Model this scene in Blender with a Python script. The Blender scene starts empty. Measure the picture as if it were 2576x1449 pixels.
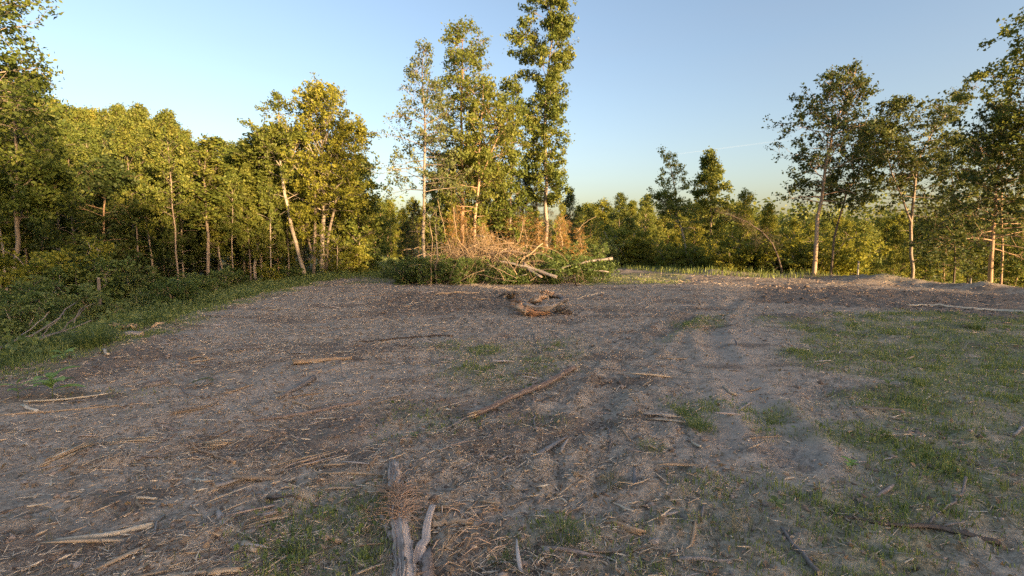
import bpy, math
import numpy as np
from math import radians, sin, cos, pi

scene = bpy.context.scene
col = scene.collection
# ---------------------------------------------------------------- camera, sky, sun, exposure
CAM_Z = 1.7
PITCH = 5.57
cam_d = bpy.data.cameras.new('camera')
cam_d.sensor_width = 36.0
cam_d.lens = 36.0 * 1180.0 / 2576.0
cam_d.clip_start = 0.05
cam_d.clip_end = 3000.0
cam = bpy.data.objects.new('camera', cam_d)
cam.location = (0, 0, CAM_Z)
cam.rotation_euler = (radians(90 - PITCH), 0, 0)
col.objects.link(cam)
scene.camera = cam

SUN_EL = 6.0
SUN_AZ = 137.0          # clockwise from +Y seen from above: low sun behind the right shoulder
world = bpy.data.worlds.new("World")
scene.world = world
world.use_nodes = True
wt = world.node_tree
wt.nodes.clear()
w_out = wt.nodes.new('ShaderNodeOutputWorld')
w_bg = wt.nodes.new('ShaderNodeBackground')
w_sky = wt.nodes.new('ShaderNodeTexSky')
w_sky.sky_type = 'NISHITA'
w_sky.sun_disc = False
w_sky.sun_elevation = radians(SUN_EL)
w_sky.sun_rotation = radians(SUN_AZ)
w_sky.altitude = 200
w_sky.air_density = 1.0
w_sky.dust_density = 3.5
w_sky.ozone_density = 1.6
w_bg.inputs['Strength'].default_value = 0.15
w_tint = wt.nodes.new('ShaderNodeMix'); w_tint.data_type = 'RGBA'; w_tint.blend_type = 'MULTIPLY'
w_tint.inputs[0].default_value = 1.0
w_tint.inputs[7].default_value = (1.06, .945, .94, 1)      # white balance of the air
wt.links.new(w_sky.outputs[0], w_tint.inputs[6])
w_tc = wt.nodes.new('ShaderNodeTexCoord'); w_mp = wt.nodes.new('ShaderNodeMapping'); w_mp.inputs['Scale'].default_value = (1.2, 2.0, 7.0)
w_ns = wt.nodes.new('ShaderNodeTexNoise'); w_ns.inputs['Scale'].default_value = 1.6; w_ns.inputs['Detail'].default_value = 5
wt.links.new(w_tc.outputs['Generated'], w_mp.inputs[0]); wt.links.new(w_mp.outputs[0], w_ns.inputs['Vector'])
w_r = wt.nodes.new('ShaderNodeMapRange'); w_r.inputs[1].default_value = .45; w_r.inputs[2].default_value = .75; w_r.inputs[3].default_value = 0; w_r.inputs[4].default_value = .10
wt.links.new(w_ns.outputs['Fac'], w_r.inputs[0])
w_ci = wt.nodes.new('ShaderNodeMix'); w_ci.data_type = 'RGBA'; w_ci.blend_type = 'SCREEN'      # thin cirrus veil over the whole sky
wt.links.new(w_r.outputs[0], w_ci.inputs[0]); wt.links.new(w_tint.outputs[2], w_ci.inputs[6]); w_ci.inputs[7].default_value = (.9, .75, .65, 1)
wt.links.new(w_ci.outputs[2], w_bg.inputs['Color'])
wt.links.new(w_bg.outputs[0], w_out.inputs['Surface'])

sun_d = bpy.data.lights.new('sun', 'SUN')
sun_d.energy = 5.0
sun_d.angle = radians(0.5)
sun_d.color = (1.0, 0.66, 0.33)
sun = bpy.data.objects.new('sun', sun_d)
col.objects.link(sun)
# a sun lamp shines along its own -Z
sun.rotation_euler = (radians(90 - SUN_EL), 0, radians(180 - SUN_AZ))
sun.location = (30, -20, 20)

scene.view_settings.view_transform = 'Standard'
scene.view_settings.look = 'None'
scene.view_settings.exposure = 1.78
scene.view_settings.gamma = 1.0
scene.view_settings.use_curve_mapping = False
try:
    scene.cycles.max_bounces = 7
    scene.cycles.diffuse_bounces = 3
    scene.cycles.transmission_bounces = 4
    scene.cycles.use_denoising = False
    scene.cycles.sample_clamp_indirect = 2.5
except Exception:
    pass

rng = np.random.default_rng(7)

# ---------------------------------------------------------------- helpers
_tab = np.random.default_rng(99).random((256, 256))
def vnoise(x, y):
    xi = np.floor(x).astype(int); yi = np.floor(y).astype(int)
    fx = x - xi; fy = y - yi
    fx = fx*fx*(3-2*fx); fy = fy*fy*(3-2*fy)
    a = _tab[xi & 255, yi & 255]; b = _tab[(xi+1) & 255, yi & 255]
    c = _tab[xi & 255, (yi+1) & 255]; d = _tab[(xi+1) & 255, (yi+1) & 255]
    return (a*(1-fx)+b*fx)*(1-fy) + (c*(1-fx)+d*fx)*fy
def fbm(x, y, o=4, g=.5):
    s = 0; a = 1; t = 0
    for i in range(o):
        s = s + a*vnoise(x*2**i + 17.3*i, y*2**i + 5.1*i); t += a; a *= g
    return s/t
def sstep(a, b, x):
    t = np.clip((x-a)/(b-a), 0, 1); return t*t*(3-2*t)
def sdf(x, y, P):
    P = np.asarray(P, float); n = len(P)
    d = np.full(np.shape(x), 1e18); ins = np.zeros(np.shape(x), bool)
    for i in range(n):
        ax, ay = P[i]; bx, by = P[(i+1) % n]
        ex, ey = bx-ax, by-ay; wx, wy = x-ax, y-ay
        t = np.clip((wx*ex+wy*ey)/(ex*ex+ey*ey), 0, 1)
        d = np.minimum(d, (wx-ex*t)**2+(wy-ey*t)**2)
        c = ((ay > y) != (by > y))
        den = (by-ay) if by != ay else 1e-9
        ins ^= c & (x < ex*(y-ay)/den+ax)
    d = np.sqrt(d)
    return np.where(ins, -d, d)

def ray(u, v):
    """direction through a point of the 2576 x 1449 photograph"""
    p = radians(PITCH)
    f, r, w = 1180.0, u-1288.0, 724.5-v
    return np.array([r, f*cos(p)+w*sin(p), -f*sin(p)+w*cos(p)])
def at(u, v, Y):
    d = ray(u, v); return np.array([0, 0, CAM_Z]) + d*(Y/d[1])
def flat(u, v):
    d = ray(u, v); t = CAM_Z/(-d[2]); return (d[0]*t, d[1]*t)

CLEAR = [(-6.4, 2.0), (-6.5, 6), (-7.0, 8.6), (-8.4, 18), (-7.9, 24), (-10.9, 33), (-16, 52), (-13, 54),
         (-9.8, 42), (-6.0, 33), (-3, 35), (4, 38), (8.5, 30), (10.9, 25), (15, 22.6), (16.4, 19.1), (17.1, 15.7),
         (17.5, 8), (17, -30), (-7, -30)]
def poly(*pts):
    return [flat(u, v) for u, v in pts]
G_RIGHT = poly((1990, 800), (2300, 792), (3300, 800), (3300, 1320), (2900, 1449), (2560, 1380), (2230, 1320), (2225, 1180), (2120, 1030), (2010, 905))
G_PATCH = [(poly((1080, 865), (1500, 835), (1490, 905), (1250, 1010), (1130, 985)), .42),
           (poly((1700, 1160), (2230, 1250), (2576, 1449), (2000, 1600), (1500, 1600)), .42),
           (poly((640, 1300), (960, 1275), (980, 1600), (560, 1600)), .42),
           (poly((1690, 1025), (1785, 1025), (1780, 1095), (1710, 1085)), .9),
           (poly((1675, 815), (1815, 790), (1770, 830), (1680, 860)), .95),
           (poly((1360, 1310), (1500, 1310), (1500, 1370), (1360, 1370)), .8),
           (poly((1900, 1035), (2000, 1035), (1990, 1090), (1910, 1090)), .6),
           (poly((900, 690), (1000, 690), (1000, 712), (880, 712)), .7),
           (poly((1450, 690), (1760, 686), (1700, 715), (1460, 715)), .8),
           (poly((150, 985), (420, 985), (400, 1010), (150, 1015)), .6),
           (poly((1000, 1015), (1500, 1040), (1420, 1100), (1050, 1090)), .3)]
PACKED = poly((1780, 850), (1900, 840), (1990, 980), (2150, 1120), (2160, 1230), (1900, 1200), (1700, 1040))
PACKED2 = poly((330, 1030), (800, 930), (1150, 960), (1050, 1170), (700, 1100), (400, 1110))
DARK = [poly((1000, 735), (1330, 735), (1300, 780), (900, 790)), poly((1900, 715), (2600, 745), (2576, 800), (1900, 755)),
        poly((0, 930), (420, 850), (450, 900), (100, 985), (0, 1000)), poly((2280, 775), (3000, 780), (3000, 840), (2400, 810)),
        poly((500, 1115), (1100, 1000), (1100, 1040), (600, 1160))]

def grass_mask(x, y):
    n = fbm(x*.9+3, y*.9, 4)-.5
    n2 = fbm(x*3.1+7, y*3.1+2, 3)-.5
    g = sstep(.5, -.5, sdf(x, y, G_RIGHT) + n*2.6) * (.70+1.5*n2)
    for P, wgt in G_PATCH:
        g = np.maximum(g, wgt*sstep(.3, -.4, sdf(x, y, P)+n*1.2)*(.75+1.6*n2))
    sd = sdf(x, y, CLEAR)
    v = sstep(-.7, .9, sd + n*2.2)
    return np.clip(np.maximum(g, v), 0, 1), sd

def base_h(x, y):
    x = np.asarray(x, float); y = np.asarray(y, float)
    sd = sdf(x, y, CLEAR)
    d = np.maximum(sd-.4, 0)
    wr = sstep(2, 9, x)
    back = sstep(8, 0, y)
    k = .13*(1-wr) + wr*(.34*(1-back)+.10*back)
    zm = 2.2*(1-wr) + wr*(6.0*(1-back)+1.5*back)
    z = -zm*(1-np.exp(-k*d/zm))
    # bulldozed windrow of soil along the right-hand crest
    rid = np.exp(-((sd+.1)/.55)**2)*sstep(8, 10, x)*sstep(11, 13, y)
    z += rid*(.10+.35*np.clip(fbm(x*.9+11, y*.9, 3)-.35, 0, 1))
    mx, my, _ = at(2215, 705, 20.0)
    z += .20*np.exp(-(((x-mx)/1.5)**2+((y-my)/.8)**2))
    z += .16*(fbm(x*.28+40, y*.28+9, 2)-.5)*sstep(1.5, 5, np.hypot(x, y))
    return z

TRACKS = []
def _cleats():
    # bulldozer track prints: rows of parallel bars pressed into the soil
    for (u0, v0, u1, v1, n, w) in ((1450, 1020, 1560, 935, 9, .34), (1920, 1160, 1975, 1125, 5, .34), (1560, 870, 1620, 835, 8, .4), (1350, 1000, 1440, 960, 5, .3)):
        a = np.array(flat(u0, v0)); b = np.array(flat(u1, v1))
        TRACKS.append((a, b, n, w))
_cleats()
RUTS = [(poly((2120, 1400), (2050, 1260), (1960, 1100), (1850, 960), (1790, 860), (1800, 790), (1860, 745)), .16, .045),
        (poly((1440, 1250), (1480, 1100), (1530, 980), (1600, 890), (1700, 815), (1790, 765)), .16, .05),
        (poly((300, 1100), (700, 985), (1050, 900), (1300, 840)), .18, .03), (poly((500, 1300), (900, 1120), (1200, 1020), (1480, 930)), .2, .03)]
def line_d(x, y, L):
    d = np.full(np.shape(x), 1e9); sl = np.zeros(np.shape(x)); acc = 0.0
    for (ax_, ay_), (bx_, by_) in zip(L[:-1], L[1:]):
        ex, ey = bx_-ax_, by_-ay_; t = np.clip(((x-ax_)*ex+(y-ay_)*ey)/(ex*ex+ey*ey), 0, 1)
        dd = np.hypot(x-ax_-ex*t, y-ay_-ey*t); l = math.hypot(ex, ey)
        sl = np.where(dd < d, acc+t*l, sl); d = np.minimum(d, dd); acc += l
    return d, sl
def H(x, y):
    x = np.asarray(x, float); y = np.asarray(y, float)
    r = np.hypot(x, y)
    z = base_h(x, y)
    rough = sstep(.25, .65, fbm(x*.55+2.2, y*.55+8.1, 3))
    dk = np.zeros_like(z)
    for P in DARK:
        dk = np.maximum(dk, sstep(.4, -.3, sdf(x, y, P)))
    pk = np.maximum(sstep(.4, -.4, sdf(x, y, PACKED)), .55*sstep(.4, -.4, sdf(x, y, PACKED2)))
    a = (1-.75*pk)
    z = z + a*.06*(fbm(x*1.7, y*1.7+3, 3)-.5)
    z = z + a*(.025+.05*rough+.09*dk)*(np.abs(fbm(x*4.3+1, y*5.1+3, 3)-.5)*2-.3)
    z = z + a*(.020+.035*rough)*(fbm(x*13, y*14, 2)-.5)*sstep(30, 12, r)
    z = z + .016*(fbm(x*34, y*34, 2)-.5)*sstep(12, 6, r)
    for L, w, dep in RUTS:
        d, sl = line_d(x, y, L); d = d+.10*(fbm(x*2.3, y*2.3, 2)-.5)
        br = sstep(.3, .5, fbm(x*1.3+9, y*1.3, 2))
        z = z + br*(.014*np.cos(sl*2*pi/.24)*np.exp(-(d/(w*1.1))**4)*sstep(9, 5, r)-.8*dep*np.exp(-(d/w)**2)+dep*.75*np.exp(-((d-w*1.9)/(w*.6))**2))
    for (p0, p1, n, w) in TRACKS:
        dv = p1-p0; L = np.hypot(*dv); e = dv/L; q = np.array([-e[1], e[0]])
        s = (x-p0[0])*e[0]+(y-p0[1])*e[1]; t = (x-p0[0])*q[0]+(y-p0[1])*q[1]
        m = sstep(-.05, .05, s)*sstep(L+.05, L-.05, s)*sstep(w, w-.08, np.abs(t))
        z = z + m*(.034*np.cos(s/L*n*2*pi+t*1.2)-.02)
    return z
def Hs(x, y):
    return float(H(np.array([x]), np.array([y]))[0])
def ground(u, v):
    d = ray(u, v); z = 0.0
    for _ in range(14):
        t = (z-CAM_Z)/d[2]; z = .5*z + .5*Hs(d[0]*t, d[1]*t)
    t = (z-CAM_Z)/d[2]
    return np.array([d[0]*t, d[1]*t, Hs(d[0]*t, d[1]*t)])

# ---------------------------------------------------------------- mesh building
def mesh_np(name, V, F, mat=None, rnd=None, smooth=False, extra=None, n=4):
    """V (N,3); F (M,n) int"""
    V = np.ascontiguousarray(V, dtype=np.float32); F = np.ascontiguousarray(F, dtype=np.int32)
    me = bpy.data.meshes.new(name)
    me.vertices.add(len(V)); me.vertices.foreach_set('co', V.ravel())
    m = len(F)
    me.loops.add(m*F.shape[1]); me.loops.foreach_set('vertex_index', F.ravel())
    me.polygons.add(m)
    me.polygons.foreach_set('loop_start', np.arange(0, m*F.shape[1], F.shape[1], dtype=np.int32))
    if smooth:
        me.polygons.foreach_set('use_smooth', np.ones(m, dtype=bool))
    me.update(calc_edges=True)
    if rnd is not None:
        at_ = me.attributes.new('rnd', 'FLOAT', 'FACE'); at_.data.foreach_set('value', np.ascontiguousarray(rnd, dtype=np.float32))
    if extra:
        for k, a in extra.items():
            at_ = me.attributes.new(k, 'FLOAT', 'POINT'); at_.data.foreach_set('value', np.ascontiguousarray(a, dtype=np.float32))
    if mat: me.materials.append(mat)
    return me
def link(name, me, parent=None, loc=None, label=None, cat=None, group=None, kind=None):
    o = bpy.data.objects.new(name, me); col.objects.link(o)
    if parent is not None: o.parent = parent
    if loc is not None: o.location = [float(a) for a in loc]
    if label: o['label'] = label
    if cat: o['category'] = cat
    if group: o['group'] = group
    if kind: o['kind'] = kind
    return o

class Wood:
    """collects tapering limbs; every limb is a ring-by-ring tube with ridges that run along it"""
    def __init__(s): s.V = []; s.F = []; s.R = []; s.n = 0
    def limb(s, P, R, n=6, ridge=.0, jag=0.0, squash=1.0, rg=None, cap=True):
        P = np.asarray(P, float); R = np.asarray(R, float); k = len(P)
        T = np.gradient(P, axis=0); T /= np.linalg.norm(T, axis=1)[:, None]+1e-9
        ref = np.array([0, 0, 1.]) if abs(T[0][2]) < .8 else np.array([1., 0, 0])
        A = np.cross(T, ref); A /= np.linalg.norm(A, axis=1)[:, None]+1e-9
        B = np.cross(A, T)
        ph = np.arange(n)*2*pi/n
        col_ = (rg.random(n)-.5)*2 if rg is not None and ridge else np.zeros(n)
        rr = R[:, None]*(1+ridge*col_[None, :])
        if rg is not None and ridge: rr = rr*(1+ridge*.5*(rg.random((k, n))-.5))
        ring = P[:, None, :] + rr[..., None]*(np.cos(ph)[None, :, None]*A[:, None, :] + squash*np.sin(ph)[None, :, None]*B[:, None, :])
        if jag and rg is not None:
            ring[-1] += T[-1]*(rg.random(n)[:, None]-.3)*jag
            ring[0] -= T[0]*(rg.random(n)[:, None]-.3)*jag
        V = ring.reshape(-1, 3)
        i = np.arange(k-1)[:, None]*n; j = np.arange(n)[None, :]; j2 = (j+1) % n
        F = np.stack([i+j, i+j2, i+n+j2, i+n+j], -1).reshape(-1, 4)
        rn = np.tile((col_*.5+.5), k-1) if ridge else np.full(len(F), (rg.random() if rg is not None else .5))
        if cap:
            c0 = len(V); V = np.vstack([V, P[0]+ (T[0]*(jag*.3)), P[-1]-T[-1]*(jag*.3)])
            jj = np.arange(0, n, 1); q = (jj+1) % n
            F = np.vstack([F, np.stack([np.full(n, c0), q, jj, jj], -1), np.stack([np.full(n, c0+1), (k-1)*n+jj, (k-1)*n+q, (k-1)*n+q], -1)])
            rn = np.concatenate([rn, np.full(2*n, 2.0)])
        s.V.append(V); s.F.append(F+s.n); s.R.append(rn); s.n += len(V)
    def mesh(s, name, mat, smooth=True):
        F = np.vstack(s.F); V = np.vstack(s.V); R = np.concatenate(s.R)
        tri = F[:, 2] == F[:, 3]
        if not tri.any():
            return mesh_np(name, V, F, mat, R, smooth)
        me = bpy.data.meshes.new(name)
        order = np.concatenate([np.where(~tri)[0], np.where(tri)[0]])
        nq = int((~tri).sum()); nt = int(tri.sum())
        loops = np.concatenate([F[~tri].ravel(), F[tri][:, :3].ravel()]).astype(np.int32)
        me.vertices.add(len(V)); me.vertices.foreach_set('co', np.ascontiguousarray(V, dtype=np.float32).ravel())
        me.loops.add(len(loops)); me.loops.foreach_set('vertex_index', loops)
        me.polygons.add(nq+nt)
        me.polygons.foreach_set('loop_start', np.concatenate([np.arange(nq)*4, nq*4+np.arange(nt)*3]).astype(np.int32))
        if smooth:
            me.polygons.foreach_set('use_smooth', np.concatenate([np.ones(nq, bool), np.zeros(nt, bool)]))
        me.update(calc_edges=True)
        a = me.attributes.new('rnd', 'FLOAT', 'FACE'); a.data.foreach_set('value', R[order].astype(np.float32))
        me.materials.append(mat)
        return me

def unit(v):
    return v/(np.linalg.norm(v, axis=-1, keepdims=True)+1e-9)
def leaf_quads(C, rg, ln, wd, up=.5, axis=None, fold=0.0):
    """one pointed leaf (4 vertices) per centre"""
    N = len(C)
    a = unit(rg.normal(size=(N, 3))) if axis is None else unit(axis + .5*rg.normal(size=(N, 3)))
    nrm = unit(rg.normal(size=(N, 3)) + np.array([0, 0, up*2]))
    b = unit(np.cross(nrm, a))
    s = (.5+1.0*rg.random(N)**1.4)[:, None]
    L = a*s*ln/2; W = b*s*wd/2; k = np.cross(a, b)*s*wd*.25
    V = np.stack([C-L, C+W-L*.1+k, C+L, C-W-L*.1+k], 1).reshape(-1, 3)
    F = np.arange(4*N).reshape(-1, 4)
    return V, F
def prisms(C, D, ln, wd, hg, taper=.4, bend=0.0, rg=None, simple=False):
    """N little three-sided splinters; C centres, D unit directions"""
    N = len(C)
    up = np.tile(np.array([0, 0, 1.]), (N, 1))
    S = unit(np.cross(D, up)); U = np.cross(S, D)
    ln = ln[:, None]; wd = wd[:, None]; hg = hg[:, None]
    bz = 0 if rg is None else rg.normal(size=(N, 1))*bend*ln
    P0 = C-D*ln/2; P1 = C+S*bz; P2 = C+D*ln/2
    V = []
    if simple:
        for P, k in ((P0, 1.0), (P2, .7)):
            V += [P-S*wd/2*k, P+S*wd/2*k, P+U*hg*.8*k]
        V = np.stack(V, 1).reshape(-1, 3)
        f = np.array([[0, 1, 4, 3], [1, 2, 5, 4], [2, 0, 3, 5]])
        return V, (f[None]+np.arange(N)[:, None, None]*6).reshape(-1, 4), 3
    for P, k in ((P0, taper), (P1, 1.0), (P2, taper*.6)):
        V += [P-S*wd/2*k-U*hg*.3*k, P+S*wd/2*k-U*hg*.3*k, P+U*hg*.7*k+S*wd*.1]
    V = np.stack(V, 1).reshape(-1, 3)
    f = []
    for r in (0, 3):
        for i in range(3):
            j = (i+1) % 3; f.append([r+i, r+j, r+3+j, r+3+i])
    F = (np.array(f)[None]+np.arange(N)[:, None, None]*9).reshape(-1, 4)
    return V, F, 6

# ---------------------------------------------------------------- materials
def new_mat(name):
    m = bpy.data.materials.new(name); m.use_nodes = True; m.node_tree.nodes.clear(); return m, m.node_tree
def N_(t, typ, **kw):
    n = t.nodes.new(typ)
    for k, v in kw.items(): setattr(n, k, v)
    return n
def ramp(t, fac, stops):
    r = t.nodes.new('ShaderNodeValToRGB'); e = r.color_ramp.elements
    while len(e) < len(stops): e.new(.5)
    for i, (p, c) in enumerate(stops): e[i].position = p; e[i].color = (*c, 1)
    t.links.new(fac, r.inputs[0]); return r.outputs[0]
def mixc(t, fac, a, b, mode='MIX'):
    m = t.nodes.new('ShaderNodeMix'); m.data_type = 'RGBA'; m.blend_type = mode
    for s, v in ((m.inputs[0], fac), (m.inputs[6], a), (m.inputs[7], b)):
        if hasattr(v, 'is_output'): t.links.new(v, s)
        elif isinstance(v, tuple): s.default_value = (*v, 1)
        else: s.default_value = v
    return m.outputs[2]
def math_(t, op, a, b=None, c=None):
    m = t.nodes.new('ShaderNodeMath'); m.operation = op
    for s, v in zip(m.inputs, (a, b, c)):
        if v is None: continue
        if hasattr(v, 'is_output'): t.links.new(v, s)
        else: s.default_value = v
    return m.outputs[0]
def noise(t, scale, detail=4, rough=.6, vec=None, kind='Object'):
    n = t.nodes.new('ShaderNodeTexNoise'); n.inputs['Scale'].default_value = scale
    n.inputs['Detail'].default_value = detail; n.inputs['Roughness'].default_value = rough
    if vec is None:
        tc = t.nodes.new('ShaderNodeTexCoord'); vec = tc.outputs[kind]
    t.links.new(vec, n.inputs['Vector']); return n.outputs['Fac']
def attr(t, name):
    a = t.nodes.new('ShaderNodeAttribute'); a.attribute_name = name; return a.outputs['Fac']

def leaf_mat(name, c0, c1, c2, trans=.35, tree_var=.25):
    """c0..c2: from the darkest to the yellowest leaves of this kind of tree"""
    m, t = new_mat(name)
    out = N_(t, 'ShaderNodeOutputMaterial')
    oi = N_(t, 'ShaderNodeObjectInfo')
    f = math_(t, 'ADD', math_(t, 'MULTIPLY', attr(t, 'rnd'), .6), math_(t, 'MULTIPLY', noise(t, .9, 2), .45))
    f = math_(t, 'ADD', f, math_(t, 'MULTIPLY', math_(t, 'SUBTRACT', oi.outputs['Random'], .5), tree_var))
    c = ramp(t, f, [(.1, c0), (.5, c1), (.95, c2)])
    d = N_(t, 'ShaderNodeBsdfPrincipled'); d.inputs['Roughness'].default_value = .55
    d.inputs['Specular IOR Level'].default_value = .3
    t.links.new(c, d.inputs['Base Color'])
    tr = N_(t, 'ShaderNodeBsdfTranslucent')
    ct = mixc(t, .5, c, (.26, .26, .04))
    t.links.new(ct, tr.inputs['Color'])
    mx = N_(t, 'ShaderNodeMixShader'); mx.inputs[0].default_value = trans
    t.links.new(d.outputs[0], mx.inputs[1]); t.links.new(tr.outputs[0], mx.inputs[2])
    t.links.new(mx.outputs[0], out.inputs['Surface'])
    return m
def wood_mat(name, c0, c1, c2, cut=None, sc=30, bump=.4, var=.3):
    """c0..c2 along the grain ridges; cut: colour of broken ends"""
    m, t = new_mat(name)
    out = N_(t, 'ShaderNodeOutputMaterial')
    r = attr(t, 'rnd'); oi = N_(t, 'ShaderNodeObjectInfo')
    n1 = noise(t, sc, 5, .65)
    n2 = noise(t, sc*.12, 3)
    f = math_(t, 'ADD', math_(t, 'MULTIPLY', math_(t, 'MINIMUM', r, 1.0), .25), math_(t, 'MULTIPLY', n1, .55))
    f = math_(t, 'ADD', f, math_(t, 'MULTIPLY', n2, .35))
    f = math_(t, 'ADD', f, math_(t, 'MULTIPLY', math_(t, 'SUBTRACT', oi.outputs['Random'], .6), var))
    c = ramp(t, f, [(.25, c0), (.52, c1), (.8, c2)])
    if cut:
        k = math_(t, 'GREATER_THAN', r, 1.5)
        c = mixc(t, k, c, cut)
    b = N_(t, 'ShaderNodeBsdfPrincipled'); b.inputs['Roughness'].default_value = .85
    b.inputs['Specular IOR Level'].default_value = .2
    t.links.new(c, b.inputs['Base Color'])
    bp = N_(t, 'ShaderNodeBump'); bp.inputs['Strength'].default_value = bump; bp.inputs['Distance'].default_value = .01
    t.links.new(n1, bp.inputs['Height']); t.links.new(bp.outputs[0], b.inputs['Normal'])
    t.links.new(b.outputs[0], out.inputs['Surface'])
    return m

M = {}
M['leaf_mid'] = leaf_mat('leaf_mid', (.06, .10, .026), (.145, .19, .038), (.28, .27, .056))
M['leaf_light'] = leaf_mat('leaf_light', (.10, .14, .032), (.20, .24, .05), (.33, .31, .065), .48)
M['leaf_shade_dark'] = leaf_mat('leaf_shade_dark', (0.026, 0.050, 0.017), (0.060, 0.090, 0.024), (0.120, 0.132, 0.036), .28)  # dark green that also paints shade into the right-hand crowns
M['leaf_sun_gold'] = leaf_mat('leaf_sun_gold', (.14, .17, .03), (.28, .30, .045), (.42, .38, .065), .5)  # yellow leaves with low sunlight put into the colour, mostly for the slope
M['leaf_grey'] = leaf_mat('leaf_grey', (.08, .11, .04), (.15, .19, .07), (.24, .26, .10), .4)
M['pine'] = leaf_mat('pine_needles', (0.042, 0.048, 0.022), (0.078, 0.078, 0.036), (0.144, 0.108, 0.048), .15)
M['dead_leaf'] = leaf_mat('dead_leaf', (.2, .13, .085), (.33, .23, .15), (.46, .34, .22), .25)
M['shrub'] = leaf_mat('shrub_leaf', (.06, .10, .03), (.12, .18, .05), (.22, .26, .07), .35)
M['weed'] = leaf_mat('weed_leaf', (.10, .14, .045), (.19, .25, .08), (.33, .36, .15), .4)
M['grass'] = leaf_mat('grass_blade', (.13, .17, .045), (.22, .28, .075), (.38, .40, .14), .35)
M['dry_grass'] = leaf_mat('dry_grass', (.14, .13, .075), (.25, .23, .14), (.38, .33, .21), .3)
M['broad'] = leaf_mat('broad_leaf', (.20, .32, .08), (.30, .45, .12), (.38, .52, .18), .4)
M['bark'] = wood_mat('bark_grey', (.12, .09, .07), (.25, .20, .16), (.40, .34, .28), (.5, .38, .24), 14)
M['bark_pale'] = wood_mat('bark_pale', (.14, .11, .085), (.26, .215, .17), (.40, .35, .29), (.5, .38, .24), 10)
M['bark_dark'] = wood_mat('bark_dark', (.05, .04, .03), (.11, .085, .065), (.19, .15, .115), (.4, .3, .2), 14)
M['bark_warm'] = wood_mat('bark_warm', (.2, .13, .08), (.34, .23, .15), (.46, .34, .23), (.5, .36, .22), 14)
M['grey_wood'] = wood_mat('grey_wood', (.13, .11, .10), (.24, .21, .19), (.38, .34, .30), (.45, .36, .26), 60, .5)
M['tan_wood'] = wood_mat('tan_wood', (.20, .13, .085), (.36, .26, .17), (.55, .43, .30), (.52, .38, .24), 70, .5)
M['pale_wood'] = wood_mat('pale_wood', (.36, .28, .19), (.55, .46, .34), (.68, .60, .47), (.6, .48, .33), 50, .4)
M['orange_wood'] = wood_mat('orange_wood', (.25, .16, .10), (.46, .33, .21), (.64, .51, .35), (.6, .45, .29), 55, .5)
M['raw_wood'] = wood_mat('raw_wood', (.24, .12, .065), (.48, .28, .16), (.64, .46, .30), (.52, .31, .17), 40, .7)
M['pine_bark'] = wood_mat('pine_bark', (.14, .10, .085), (.27, .21, .175), (.42, .33, .27), (.6, .42, .25), 28, .8)
M['dark_wood'] = wood_mat('dark_wood', (.05, .038, .03), (.11, .085, .07), (.2, .16, .13), (.45, .34, .22), 60, .6)
M['shred'] = wood_mat('shredded_wood', (.18, .13, .105), (.42, .335, .28), (.66, .56, .48), (.5, .38, .28), 60, .8)
M['fibre'] = wood_mat('bark_fibre', (.40, .25, .16), (.58, .40, .27), (.70, .53, .38), None, 30, .2)
M['brush'] = wood_mat('brush_bark', (.13, .095, .06), (.28, .205, .13), (.44, .34, .22), (.46, .35, .23), 20)
M['rust'] = leaf_mat('rust_needles', (.22, .12, .04), (.36, .20, .06), (.46, .29, .09), .35)
M['stone'] = wood_mat('stone', (.20, .17, .15), (.33, .29, .26), (.46, .42, .38), None, 35, .5)

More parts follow.
